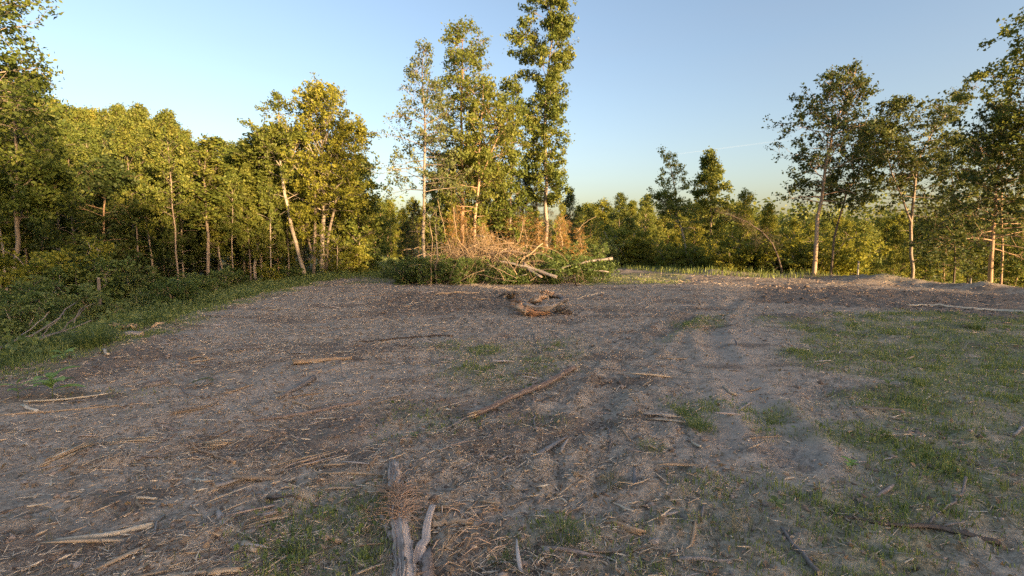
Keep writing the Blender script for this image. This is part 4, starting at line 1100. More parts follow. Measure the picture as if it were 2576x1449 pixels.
den = .12+.6*sstep(.5, .66, fbm(x*1.1+30, y*1.6+4, 3))+.6*mo_
pkm = sstep(.3, -.3, sdf(x, y, PACKED))
keep = (rg.random(len(x)) < den*(1-.85*pkm)) & (sdf(x, y, CLEAR) < .3)
x, y = x[keep], y[keep]; d = np.hypot(x, y)
clods('soil_clods', x, y, (.004+.018*rg.random(len(x))**3)*(1+.10*d), 'clod', 'crumbled dark clods of soil', 5, B=octa, BF=ocf, sink=.2)
print('clods', len(x))
x, y = fan(9000, rg, 9, 27, .1)
mo_ = np.zeros_like(x)
for P in DARK: mo_ = np.maximum(mo_, sstep(.8, -.3, sdf(x, y, P)))
sd = sdf(x, y, CLEAR)
bern = np.exp(-((sd+.1)/.7)**2)*(x > 7)
keep = (rg.random(len(x)) < .05+.28*mo_+.5*bern+.25*sstep(.58, .68, fbm(x*.7+30, y*1.3+4, 3))) & (sd < .8)
x, y = x[keep], y[keep]
clods('soil_lumps', x, y, .018+.06*rg.random(len(x))**2.2, 'clod', 'bigger torn lumps of soil far across the clearing and on the crest', 15, sink=.25, flatz=.55)
x, y = fan(1500, rg, 1.4, 10, .8)
clods('pebbles', x, y, .0035+.008*rg.random(len(x))**3, 'stone', 'small pale pebbles in the soil', 6)
# fallen leaves
x, y = fan(2600, rg, 1.4, 12, .75)
keep = sdf(x, y, CLEAR) < .3; x, y = x[keep], y[keep]
C = np.stack([x, y, H(x, y)+.012], 1)
V, F = leaf_quads(C, rg, .042, .028, 1.2)
link('fallen_leaves', mesh_np('fallen_leaves', V, F, M['dead_leaf'], rg.random(len(F))), None, None, 'curled dead leaves lying on the soil', None, None, 'stuff')

# ---------------------------------------------------------------- single pieces of wood on the ground
rg = np.random.default_rng(55)
def stick(name, pts, r0, r1, mat, label, cat='stick', n=7, jag=.0, ridge=.12, squash=1.0, lift=.85, end_lift=0.0, wob=.006):
    G = np.array([ground(u, v) for u, v in pts])
    L = np.concatenate([[0], np.cumsum(np.linalg.norm(np.diff(G, axis=0), axis=1))])
    k = max(5, min(22, int(L[-1]/.06)))
    t = np.linspace(0, L[-1], k); Q = np.stack([np.interp(t, L, G[:, c]) for c in range(3)], 1)
    R = np.linspace(r0, r1, k)*(1+.07*rg.normal(size=k))
    # a stiff piece bridges the hollows: smooth its height and keep it on top of the soil
    hz = H(Q[:, 0], Q[:, 1]); z = np.convolve(np.pad(hz, 2, mode='edge'), np.ones(5)/5, 'valid')
    Q[:, 2] = np.maximum(z, hz-.004)+R*squash*lift
    Q[-1, 2] += end_lift
    Q[1:-1] += rg.normal(size=(k-2, 3))*wob*np.array([1, 1, .3])
    org = Q.mean(0)
    w = Wood(); w.limb(Q-org, R, n, ridge, jag=jag, squash=squash, rg=rg)
    return link(name, w.mesh(name, M[mat]), None, org, label, cat)
ST = [
 ('stick', [(138, 1366), (250, 1352), (330, 1336), (384, 1327)], .013, .016, 'pale_wood', 'thick barkless cream stick, lying lower left', dict(n=9)),
 ('stick', [(374, 1358), (390, 1330), (402, 1312), (414, 1302)], .007, .008, 'grey_wood', 'small twig crossing the right end of the cream stick', {}),
 ('splinter', [(394, 1374), (450, 1354), (506, 1341), (552, 1354)], .008, .006, 'orange_wood', 'long yellow-orange splinter right of the cream stick', dict(squash=.5)),
 ('splinter', [(112, 1174), (160, 1146), (225, 1122)], .012, .022, 'tan_wood', 'fat splintered slab with a broken upper end at the left', dict(squash=.5, jag=.06, n=10, ridge=.3)),
 ('splinter', [(150, 1185), (185, 1160), (216, 1140)], .010, .008, 'tan_wood', 'narrow splinter close under the fat splintered slab', dict(squash=.5)),
 ('splinter', [(205, 1172), (245, 1152), (284, 1142)], .008, .006, 'orange_wood', 'thin orange splinter right of the fat splintered slab', dict(squash=.5)),
 ('splinter', [(331, 1170), (430, 1160), (532, 1150)], .014, .008, 'tan_wood', 'long low tan board-like splinter left of centre', dict(squash=.4, jag=.04)),
 ('root', [(473, 1107), (492, 1135), (540, 1150), (590, 1168)], .010, .012, 'bark_warm', 'curved reddish root ending over the tan board-like splinter', {}),
 ('log', [(362, 976), (395, 969), (427, 963)], .034, .030, 'grey_wood', 'short stout grey log piece behind the curved twig', dict(n=10, jag=.02, lift=.8)),
 ('twig', [(452, 972), (470, 992), (500, 1000), (532, 991), (570, 994), (600, 1002)], .009, .006, 'grey_wood', 'wavy grey twig in front of the green sprig', {}),
 ('splinter', [(552, 992), (590, 984), (634, 969)], .012, .018, 'tan_wood', 'wedge-shaped tan splinter above the wavy twig', dict(squash=.5, jag=.03)),
 ('log', [(701, 1005), (740, 985), (790, 955)], .018, .034, 'grey_wood', 'tapered grey log sloping up right, left of centre', dict(n=10, jag=.03, lift=.8)),
 ('log', [(742, 916), (800, 912), (850, 906), (882, 903)], .060, .035, 'orange_wood', 'thick orange-tan split chunk of log alone on the soil', dict(n=12, jag=.07, squash=.6, ridge=.25)),
 ('branch', [(640, 1060), (740, 1046), (830, 1030), (905, 1017)], .010, .020, 'pine_bark', 'long dark branch with orange broken patches, left of the pine pole', dict(n=9, jag=.03)),
 ('wood_chip', [(788, 1056), (845, 1053)], .018, .016, 'pale_wood', 'flat pale chip below the dark orange-patched branch', dict(squash=.3, jag=.03)),
 ('wood_chip', [(57, 1020), (97, 1038)], .020, .020, 'pale_wood', 'pale slanting chip near the big-leaved seedling', dict(squash=.45, jag=.03)),
 ('branch', [(0, 1045), (100, 1038), (200, 1030), (300, 1020)], .012, .008, 'tan_wood', 'low straight branch running from the left edge under the seedling', {}),
 ('branch', [(60, 1012), (150, 1008), (215, 1002), (280, 990)], .010, .008, 'pale_wood', 'pale thin branch just behind the big-leaved seedling', {}),
 ('log', [(540, 1222), (600, 1208), (655, 1192)], .026, .014, 'grey_wood', 'half-buried grey stick in the lower left, pointing up right', dict(squash=.6, lift=.2)),
 ('splinter', [(525, 1242), (552, 1230), (575, 1224)], .012, .010, 'orange_wood', 'orange splinter touching the half-buried grey stick', dict(squash=.5)),
 ('wood_chip', [(516, 1120), (552, 1104)], .020, .016, 'orange_wood', 'bright orange chip beside the curved reddish root', dict(squash=.5, jag=.04)),
 ('wood_chip', [(410, 1204), (447, 1218)], .009, .010, 'tan_wood', 'small tan chip tilted down right below the board-like splinter', dict(squash=.5)),
 ('wood_chip', [(493, 1208), (526, 1213)], .013, .013, 'pale_wood', 'stubby cream chip right of the small tan chip', dict(squash=.6, jag=.02)),
 ('stick', [(343, 1253), (396, 1256)], .009, .008, 'pale_wood', 'short two-toned stick in the lower left', {}),
 ('wood_chip', [(345, 1260), (360, 1282)], .010, .009, 'tan_wood', 'little chip standing below the two-toned stick', {}),
 ('stick', [(595, 1246), (640, 1242), (655, 1250)], .007, .006, 'grey_wood', 'hooked grey stick right of the orange splinter', {}),
 ('bark_piece', [(680, 1256), (715, 1250), (752, 1254)], .022, .014, 'dark_wood', 'dark curled piece of bark left of the shredded log', dict(squash=.4, jag=.04)),
 ('splinter', [(85, 1248), (140, 1243)], .005, .004, 'pale_wood', 'thin pale sliver near the left edge, upper of two', {}),
 ('splinter', [(67, 1275), (95, 1270), (124, 1266)], .006, .005, 'pale_wood', 'thin pale sliver near the left edge, lower of two', {}),
 ('splinter', [(270, 1116), (320, 1106), (412, 1112)], .007, .004, 'pale_wood', 'long straight yellowish splinter above the board-like splinter', {}),
 ('wood_chip', [(810, 1357), (862, 1366)], .012, .010, 'tan_wood', 'tan chip lying in the green clump left of the shredded log', {}),
 ('bark_piece', [(612, 1368), (650, 1388)], .022, .016, 'tan_wood', 'lumpy brown bark chunk below the green clump edge', dict(squash=.6, jag=.03)),
 ('log', [(528, 1446), (570, 1440), (606, 1434)], .022, .016, 'orange_wood', 'orange-brown log piece cut by the bottom edge of the photo', dict(squash=.6, jag=.03)),
 ('splinter', [(717, 1412), (741, 1386)], .008, .010, 'tan_wood', 'upright-pointing tan splinter in the green clump', {}),
 ('twig', [(660, 1336), (676, 1318), (692, 1298)], .006, .007, 'grey_wood', 'short grey twig above the green clump', {}),
 ('stick', [(925, 1268), (948, 1236), (972, 1209)], .005, .004, 'pale_wood', 'thin straight stick leaning at the left of the shredded log', dict(end_lift=.06)),
 ('twig', [(1345, 1043), (1342, 1062), (1350, 1086)], .010, .007, 'grey_wood', 'crooked grey twig below the pine pole', {}),
 ('twig', [(1530, 1077), (1536, 1112), (1528, 1142)], .009, .006, 'grey_wood', 'crooked grey twig pointing down, right of centre', {}),
 ('splinter', [(1560, 1079), (1575, 1098), (1588, 1114)], .007, .007, 'orange_wood', 'orange splinter right of the crooked grey twig', {}),
 ('wood_chip', [(1600, 1110), (1625, 1126), (1652, 1134)], .011, .013, 'tan_wood', 'yellowish split piece with a rounded end by the grass tuft', dict(squash=.6)),
 ('splinter', [(1534, 1262), (1560, 1274), (1595, 1286)], .009, .010, 'pale_wood', 'pale flat slat lying alone in the lower right centre', dict(squash=.5, jag=.01)),
 ('log', [(1526, 1318), (1570, 1326), (1612, 1342)], .024, .028, 'tan_wood', 'rotten brown wood chunk below the pale flat slat', dict(squash=.6, jag=.05, n=11, ridge=.3, lift=.3)),
 ('twig', [(1449, 1360), (1462, 1340), (1470, 1322)], .004, .003, 'pale_wood', 'white forked twig standing by the green grass tuft', dict(end_lift=.07)),
 ('stick', [(1700, 1408), (1760, 1412), (1840, 1414)], .011, .009, 'grey_wood', 'straight grey stick near the bottom edge right of centre', {}),
 ('splinter', [(1737, 1107), (1762, 1124)], .010, .010, 'pale_wood', 'stubby pale splinter above the rotten chunk, by the bare soil', {}),
 ('twig', [(1128, 1050), (1138, 1072), (1150, 1091)], .006, .005, 'dark_wood', 'dark twig left of the splintered end of the pine pole', {}),
 ('stick', [(1822, 974), (1838, 990), (1852, 998)], .015, .015, 'tan_wood', 'stubby tan stick end on the pale trodden soil', dict(jag=.01)),
 ('wood_chip', [(1856, 1031), (1886, 1012)], .012, .016, 'grey_wood', 'pale grey chip below the stubby tan stick end', dict(squash=.5)),
 ('twig', [(2015, 1002), (2030, 1014), (2044, 1026)], .005, .004, 'tan_wood', 'short thin twig at the edge of the right-hand grass', {}),
 ('branch', [(1967, 1331), (1978, 1360), (2006, 1388), (2030, 1418), (2062, 1447)], .010, .014, 'grey_wood', 'bent grey branch with an orange break near the bottom right', dict(jag=.01)),
 ('branch', [(2089, 1294), (2180, 1312), (2270, 1326), (2360, 1336), (2430, 1346), (2516, 1376)], .008, .019, 'dark_wood', 'longest dark branch in the lower right, with a pale broken end', dict(jag=.03, n=9)),
 ('branch', [(2340, 1322), (2370, 1290), (2400, 1262), (2426, 1240)], .006, .008, 'grey_wood', 'thin grey branch rising from the longest dark branch', dict(end_lift=.10)),
 ('twig', [(2376, 1332), (2400, 1330), (2424, 1322)], .006, .005, 'grey_wood', 'small grey twig resting across the longest dark branch', dict(lift=3)),
 ('pole', [(2277, 769), (2350, 773), (2430, 778), (2510, 784), (2620, 795)], .022, .040, 'pale_wood', 'long white barkless pole lying near the right edge', dict(n=9)),
 ('twig', [(2548, 1098), (2562, 1086), (2580, 1076)], .012, .012, 'grey_wood', 'grey stub cut off by the right edge of the photo', {}),
 ('branch', [(900, 860), (960, 857), (1040, 851), (1140, 847)], .012, .018, 'dark_wood', 'long thin dark branch lying flat in the middle of the clearing', {}),
 ('splinter', [(900, 862), (915, 852), (935, 842)], .010, .008, 'grey_wood', 'short stick at the left end of the thin dark branch', {}),
 ('stick', [(975, 862), (980, 845), (986, 830)], .006, .004, 'grey_wood', 'thin upright twig by the thin dark branch', dict(end_lift=.15)),
 ('log', [(1095, 744), (1130, 740), (1170, 738), (1205, 738)], .040, .030, 'tan_wood', 'tan log lying far off, in line with the trunks in the pile', dict(jag=.05)),
 ('splinter', [(905, 748), (940, 744), (980, 741)], .030, .016, 'tan_wood', 'pale splintered slab far off at the left of the dark soil', dict(jag=.05, squash=.5)),
 ('splinter', [(970, 742), (1010, 740), (1045, 742)], .025, .015, 'tan_wood', 'low tan slab beside the pale splintered slab', dict(squash=.5)),
 ('stick', [(1015, 768), (1060, 760), (1110, 755)], .014, .008, 'pale_wood', 'light straight stick below the far tan log', {}),
 ('splinter', [(1480, 770), (1530, 778), (1560, 784)], .022, .018, 'tan_wood', 'flat weathered board-like piece right of the orange root wad', dict(squash=.4, jag=.04)),
 ('stick', [(1450, 752), (1490, 742), (1520, 735)], .010, .010, 'pale_wood', 'pale stick up right of the orange root wad', {}),
 ('stick', [(1510, 702), (1530, 708), (1550, 716)], .016, .012, 'pale_wood', 'pale bent stick in the grass right of the brush pile', dict(end_lift=.08)),
 ('stick', [(1340, 840), (1350, 868), (1362, 892)], .006, .006, 'grey_wood', 'thin twig slanting down below the orange root wad', dict(end_lift=.0)),
 ('twig', [(1376, 886), (1395, 868), (1424, 846)], .006, .005, 'grey_wood', 'thin twig slanting up right below the orange root wad', dict(end_lift=.1)),
 ('log', [(312, 848), (335, 846), (358, 846)], .055, .05, 'grey_wood', 'short fat grey log in the weeds at the left bank', dict(n=10, jag=.02, lift=.8)),
 ('branch', [(1780, 694), (1800, 690), (1825, 684)], .03, .025, 'grey_wood', 'grey stick poking up at the far crest under the golden trees', dict(end_lift=.15)),
 ('splinter', [(480, 912), (510, 908), (540, 902)], .022, .014, 'tan_wood', 'tan splinter on a low mound left of the thick orange chunk', dict(squash=.5, jag=.03)),
 ('bark_piece', [(478, 905), (500, 900), (522, 902)], .03, .02, 'tan_wood', 'curled bark behind the tan splinter on the low mound', dict(squash=.5, jag=.03)),
 ('splinter', [(300, 905), (330, 900), (372, 896)], .010, .008, 'orange_wood', 'thin orange splinter at the edge of the left weeds', {}),
 ('wood_chip', [(262, 882), (272, 898)], .022, .018, 'pale_wood', 'pale upright chip at the edge of the left weeds', dict(end_lift=.03)),
 ('wood_chip', [(196, 1012), (212, 1008)], .014, .014, 'orange_wood', 'red-orange wood flake right of the big-leaved seedling', dict(squash=.7)),
]
for nm, pts, r0, r1, mat, lab, kw in ST:
    stick(nm, pts, r0, r1, mat, lab, nm.replace('_', ' '), **kw)

# bundles of parallel slivers
def bundle(u0, v0, u1, v1, n, wdt, mat, label, seed):
    rs = np.random.default_rng(seed); a = ground(u0, v0); b = ground(u1, v1); org = (a+b)/2
    r = link('splinter_bundle', None, None, org, label, 'splinters')
    d = unit(b-a); sd_ = unit(np.cross(d, [0, 0, 1.])); L = np.linalg.norm(b-a)
    for k in range(n):
        o = sd_*rs.normal()*wdt+d*rs.normal()*L*.12; l = L*(.5+.5*rs.random()); dd = unit(d+sd_*rs.normal()*.09)
        P = np.array([o-dd*l/2, o+rs.normal(size=3)*.004, o+dd*l/2]); W_ = P+org; P[:, 2] = H(W_[:, 0], W_[:, 1]).max()-org[2]+.008+.012*rs.random()+rs.normal(size=3)*.004
        w = Wood(); w.limb(P, [.004, .009, .004], 5, .35, jag=.02, rg=rs, squash=.5); link('splinter', w.mesh('splinter', M[mat[k % len(mat)]], False), r)
bundle(112, 1178, 235, 1124, 14, .035, ('tan_wood', 'orange_wood', 'pale_wood'), 'fan of parallel pale splinters around the fat slab at the left', 1)
bundle(270, 1112, 400, 1108, 7, .03, ('pale_wood', 'tan_wood'), 'few parallel yellowish slivers above the board-like splinter', 2)
bundle(500, 1130, 600, 1110, 8, .03, ('tan_wood', 'orange_wood'), 'short orange-tan slivers by the curved reddish root', 3)
bundle(700, 1190, 860, 1150, 8, .04, ('tan_wood', 'shred'), 'loose grey-tan slivers left of the top of the shredded log', 4)
bundle(430, 1040, 560, 1020, 6, .03, ('grey_wood', 'tan_wood'), 'thin grey slivers below the wavy grey twig', 5)
bundle(620, 1320, 720, 1300, 7, .03, ('tan_wood', 'shred'), 'torn brown slivers above the green clump', 6)
# the long pine pole with splintered ends
def pine_pole():
    G = [ground(u, v) for u, v in ((1196, 1052), (1240, 1034), (1296, 1010), (1371, 974), (1425, 945), (1446, 934))]
    G = np.array(G); org = G.mean(0)
    r = link('pine_pole', None, None, org, 'long pine pole with flaking reddish bark and splintered ends, centre of the clearing', 'pole')
    L = np.concatenate([[0], np.cumsum(np.linalg.norm(np.diff(G, axis=0), axis=1))]); t = np.linspace(0, L[-1], 26)
    Q = np.stack([np.interp(t, L, G[:, c]) for c in range(3)], 1)
    R = np.linspace(.028, .034, 26)*(1+.06*rg.normal(size=26))
    a, b = H(Q[:1, 0], Q[:1, 1])[0]+.05, H(Q[-1:, 0], Q[-1:, 1])[0]+.05
    Q[:, 2] = np.maximum(np.linspace(a, b, 26), H(Q[:, 0], Q[:, 1])+R*.55)
    Q[1:-1] += rg.normal(size=(24, 3))*.004; Q -= org
    w = Wood(); w.limb(Q, R, 14, .09, jag=.03, rg=rg); link('bark', w.mesh('bark', M['pine_bark'], False), r)
    d0 = unit(Q[0]-Q[1]); d1 = unit(Q[-1]-Q[-2])
    for P, d, n, Lm in ((Q[0], d0, 9, .10), (Q[-1], d1, 7, .26)):
        for k in range(n):
            o = rg.normal(size=3)*.016; l = Lm*(.5+.7*rg.random())
            w = Wood(); w.limb([P-d*.06+o, P+d*l*.5+o*1.3, P+d*l+o*.6+rg.normal(size=3)*.012], [.014, .010, .002], 5, .3, rg=rg, squash=.5)
            link('splinter', w.mesh('splinter', M['orange_wood' if Lm < .2 else 'pale_wood'], False), r)
    for k in range(9):   # flakes where the bark is knocked off
        i = rg.integers(2, 23); p = Q[i]; d = unit(Q[i+1]-Q[i]); s = unit(np.cross(d, [0, 0, 1.]))
        o = unit(s*rg.choice([-.8, .8])+np.array([0, 0, .9]))*R[i]*.98
        w = Wood(); w.limb([p+o-d*.05, p+o*1.08, p+o+d*.05], [.004, .014, .004], 5, .3, rg=rg, squash=.5)
        link('bark_flake', w.mesh('bark_flake', M['orange_wood'], False), r)
pine_pole()

# the shredded cedar log in the foreground
def shredded():
    g = lambda u, v: ground(u, v)
    G = np.array([g(992, 1172), g(992, 1212), g(996, 1252), g(1004, 1300), g(1012, 1360), g(1018, 1420), g(1020, 1500), g(1024, 1580)])
    org = G[2].copy()
    r = link('shredded_log', None, None, org, 'torn grey-brown log with a burst of orange fibre, bottom centre', 'log')
    L = np.concatenate([[0], np.cumsum(np.linalg.norm(np.diff(G, axis=0), axis=1))]); t = np.linspace(0, L[-1], 30)
    Q = np.stack([np.interp(t, L, G[:, c]) for c in range(3)], 1)
    R = np.interp(t/L[-1], [0, .2, .38, .55, .8, 1], [.030, .040, .040, .046, .050, .045])*(1+.08*rg.normal(size=30))
    Q[:, 2] = np.convolve(np.pad(H(Q[:, 0], Q[:, 1]), 3, mode='edge'), np.ones(7)/7, 'valid')+R*.55
    Q -= org
    w = Wood(); w.limb(Q, R, 26, .28, jag=.05, rg=rg, squash=.75); link('heartwood', w.mesh('heartwood', M['shred'], False), r)
    for k in range(46):   # loose strips lying along the log
        i = rg.integers(0, 24); ln = rg.integers(3, 6); s = unit(np.cross(Q[i+1]-Q[i], [0, 0, 1.]))
        ph = rg.random()*pi; o = s*cos(ph)+np.array([0, 0, .8*sin(ph)])
        P = np.array([Q[i+j]+o*R[i+j]*(1.0+.25*rg.random())+rg.normal(size=3)*.004 for j in range(ln+1)])
        P[-1] += o*.02*rg.random(); P[0] += o*.02*rg.random()
        w = Wood(); w.limb(P, np.linspace(.006, .002, ln+1), 4, .3, rg=rg); link('bark_strip', w.mesh('bark_strip', M['shred'], False), r)
    def side(nm, pts, r0, r1, mat, sq=.6, n=16, zl=(0, 0)):
        P = np.array([g(u, v) for u, v in pts]); t_ = np.linspace(0, 1, 10); idx = np.linspace(0, 1, len(P))
        P = np.stack([np.interp(t_, idx, P[:, c]) for c in range(3)], 1)
        rr = np.linspace(r0, r1, 10)
        P[:, 2] = H(P[:, 0], P[:, 1])+rr*.6+np.linspace(zl[0], zl[1], 10); P -= org
        P[1:-1] += rg.normal(size=(8, 3))*.005
        w = Wood(); w.limb(P, rr, n, .3, jag=.05, squash=sq, rg=rg); link(nm, w.mesh(nm, M[mat], False), r)
    side('slab', [(1092, 1290), (1078, 1330), (1062, 1385), (1046, 1425)], .016, .030, 'shred', .45, n=22, zl=(.035, .0))
    side('slab', [(1076, 1392), (1078, 1440), (1080, 1500)], .026, .030, 'shred')
    side('slab', [(1088, 1326), (1130, 1322), (1180, 1318)], .024, .018, 'tan_wood')
    side('slab', [(958, 1300), (975, 1340), (990, 1362)], .012, .016, 'shred')
    # burst of fibres
    c = Q[11]+np.array([-.01, 0, .03]); w = Wood()
    for k in range(420):
        a = rg.random()*2*pi if rg.random() < .45 else 1.75+rg.normal()*.75; up_ = .05+.55*rg.random()
        base = Q[9+int(rg.random()*7)]+rg.normal(size=3)*.016+np.array([0, 0, .025])
        d = unit(np.array([cos(a)*.9, sin(a)*.7+.35, up_*.6])); l = .05+.19*rg.random()**1.5
        P = [base, base+d*l*.5+rg.normal(size=3)*.006, base+d*l+np.array([0, 0, -.25*l])+rg.normal(size=3)*.014]
        w.limb(P, [.0030, .0022, .001], 3, rg=rg, cap=False)
    link('fibre_burst', w.mesh('fibre_burst', M['fibre'], False), r, kind='stuff')
    # thrown-off shreds around
    for k in range(70):
        u = 1085+rg.random()*180; v = 1270+rg.random()*170; p = g(u, v)-org
        a = rg.random()*pi; l = .05+.12*rg.random(); d = np.array([cos(a), sin(a), 0]); h = .012+.03*rg.random()
        w = Wood(); w.limb([p-d*l/2+[0, 0, .008], p+[0, 0, h], p+d*l/2+[0, 0, .006]], [.002, .0045, .002], 4, .3, rg=rg)
        link('shred', w.mesh('shred', M['tan_wood' if rg.random() < .6 else 'fibre'], False), r)
shredded()

# root wad
def rootwad():
    c = ground(1362, 788); rw = np.random.default_rng(2)
    r = link('root_wad', None, None, c, 'torn-out stump root wad with raw orange wood in the middle distance', 'stump')
    def P(u, v, dy, dz=0): 
        return at(u, v, c[1]+dy)-c+np.array([0, 0, dz])
    parts = [([P(1318, 768, -.35), P(1345, 777, -.45), P(1380, 774, -.5), P(1412, 762, -.3)], .075, .055, 'bark', 'root'),
             ([P(1412, 762, -.3), P(1420, 752, 0), P(1405, 745, .3)], .06, .05, 'grey_wood', 'root'),
             ([P(1405, 745, .3), P(1385, 742, .4), P(1365, 745, .5)], .08, .09, 'bark', 'stump_body'),
             ([P(1318, 764, .1), P(1340, 757, .2), P(1352, 752, .25)], .045, .06, 'bark_warm', 'root'),
             ([P(1345, 756, .15), P(1358, 750, .2), P(1368, 745, .2)], .09, .06, 'raw_wood', 'broken_wood'),
             ([P(1308, 764, -.3), P(1312, 774, -.4), P(1328, 786, -.5)], .06, .10, 'raw_wood', 'broken_wood'),
             ([P(1322, 784, -.48), P(1350, 787, -.5), P(1378, 786, -.45)], .085, .05, 'raw_wood', 'broken_wood'),
             ([P(1368, 735, .35), P(1380, 736, .35), P(1392, 742, .35)], .06, .07, 'raw_wood', 'broken_wood'),
             ([P(1378, 744, .3), P(1380, 756, .1), P(1379, 770, -.2)], .03, .02, 'tan_wood', 'root'),
             ([P(1405, 778, -.1), P(1420, 786, -.1), P(1436, 797, -.1)], .08, .05, 'dark_wood', 'root'),
             ([P(1280, 756, .3), P(1310, 762, .4), P(1345, 770, .5)], .05, .05, 'dark_wood', 'root')]
    for Q, a, b, m, nm in parts:
        Q = np.array(Q); Q[:, 2] = np.maximum(Q[:, 2], .02); t = np.linspace(0, 1, 9); i = np.linspace(0, 1, len(Q)); Q = np.stack([np.interp(t, i, Q[:, k]) for k in range(3)], 1)
        Q[1:-1] += rw.normal(size=(7, 3))*.02
        w = Wood(); w.limb(Q, np.linspace(a, b, 9)*(1+.2*rw.normal(size=9)).clip(.6, 1.5), 12, .35, jag=.14 if 'raw' in m else .08, rg=rw, squash=.85); link(nm, w.mesh(nm, M[m], False), r)
    for k in range(16):
        o = np.array(parts[(5, 4, 7)[k % 3]][0][0])+rw.normal(size=3)*.04; d = unit(rw.normal(size=3)*[1, .6, .8]+[0, 0, .5]); l = .08+.12*rw.random()
        w = Wood(); w.limb([o, o+d*l*.6, o+d*l], [.022, .016, .003], 5, .3, rg=rw, squash=.5); link('splinter', w.mesh('splinter', M['raw_wood'], False), r)
    w = Wood()
    for k in range(110):
        a = rw.random()*2*pi; b = np.array([.35*rw.normal(), .25*rw.normal(), .06]); l = .12+.25*rw.random()
        d = unit(np.array([cos(a), sin(a), .2+.8*rw.random()]))
        w.limb([b, b+d*l*.5+rw.normal(size=3)*.03, b+d*l+rw.normal(size=3)*.05], [.008, .005, .002], 3, rg=rw, cap=False)
    link('fine_roots', w.mesh('fine_roots', M['brush'], False), r, kind='stuff')
    x = c[0]+rw.normal(size=240)*.42; y = c[1]+rw.normal(size=240)*.30
    V = None
    clods('wad_soil', x, y, .02+.05*rw.random(240)**2, 'clod', 'dark torn soil heaped around the root wad', 9)
rootwad()
# small torn stump behind it
s = link('broken_stump', None, None, ground(1285, 752), 'small brown broken stump and roots behind the orange root wad', 'stump')
rw = np.random.default_rng(4)
for k in range(12):
    a = k*.52+rw.random()*.3; l = .15+.25*rw.random(); w = Wood()
    w.limb([[0, 0, 0], [cos(a)*l*.5, sin(a)*l*.5, .12+.1*rw.random()], [cos(a)*l, sin(a)*l, .05+.25*rw.random()]], [.05, .03, .008], 6, .25, jag=.04, rg=rw)
    link('root', w.mesh('root', M['brush' if k % 2 else 'dark_wood'], False), s)
s = link('rusty_stump', None, None, ground(318, 832), 'rusty orange-brown rotten stump pieces above the short fat grey log', 'stump')
for k in range(9):
    a = k*.7; w = Wood(); o = np.array([rw.normal()*.16+.05, rw.normal()*.08, .03]); l = .12+.12*rw.random()
    w.limb([o, o+[cos(a)*l*.5, sin(a)*l*.5, .08], o+[cos(a)*l, sin(a)*l, .04+.1*rw.random()]], [.035, .03, .012], 7, .3, jag=.04, rg=rw)
    link('wood_chunk', w.mesh('wood_chunk', M['orange_wood'], False), s)
# weathered dead boughs at the left edge
s0 = at(0, 880, 7.6); s = link('weathered_boughs', None, None, s0, 'weathered grey fallen boughs fanning up from the left edge', 'branch')
for pts, r_ in (([(-20, 884, 0), (60, 862, .2), (130, 840, .5), (230, 806, .9)], .030), ([(0, 876, .1), (70, 850, .4), (130, 815, .8), (190, 762, 1.3)], .024), ([(20, 868, .2), (60, 840, .6), (120, 790, 1.0)], .014),
                ([(70, 858, .1), (140, 838, .4), (225, 830, .7)], .013), ([(150, 838, .3), (195, 790, .6), (215, 775, .8)], .012), ([(185, 812, .5), (200, 780, .7), (240, 762, .9)], .009), ([(100, 850, .3), (150, 800, .6), (165, 780, .8)], .010)):
    P = np.array([at(u, v, 7.6+dz) for u, v, dz in pts])-s0; t = np.linspace(0, 1, 9); i = np.linspace(0, 1, len(P))
    P = np.stack([np.interp(t, i, P[:, k]) for k in range(3)], 1); P[1:-1] += rw.normal(size=(7, 3))*.014
    w = Wood(); w.limb(P, np.linspace(r_, r_*.35, 9), 7, .15, rg=rw); link('bough', w.mesh('bough', M['grey_wood']), s)
for (u, d, v0, v1, lab) in ((650//2.634, 11.5, 735, 700, 'short bare pale stub standing on the left bank'), (2158, 22.0, 700, 658, 'short snapped pale trunk on the right crest'), (605, 16.5, 790, 745, 'thin leaning white dead stick in the weeds of the left bank'), (2440, 19.8, 722, 700, 'small cut stub beside the reddish trunk at the right')):
    a = at(u, v0, d); b = at(u+(-14 if 'leaning' in lab else 2), v1, d); a[2] = Hs(a[0], a[1])-.1
    w = Wood(); w.limb([a-a, (b-a)*.5+rw.normal(size=3)*.02, b-a], [.045, .038, .03] if 'leaning' not in lab else [.02, .018, .012], 8, .12, jag=.04, rg=rw)
    link('dead_stub', w.mesh('dead_stub', M['bark_pale']), None, a, lab, 'stub')
a = ground(850, 700)
# pale fallen branch on the bank before the clump
free_log('log', [(626, 722, 0), (640, 716, .1), (655, 713, .2)], 21.0, .05, .04, 'pale_wood', 'white bleached log end lying in the weeds below the saplings')

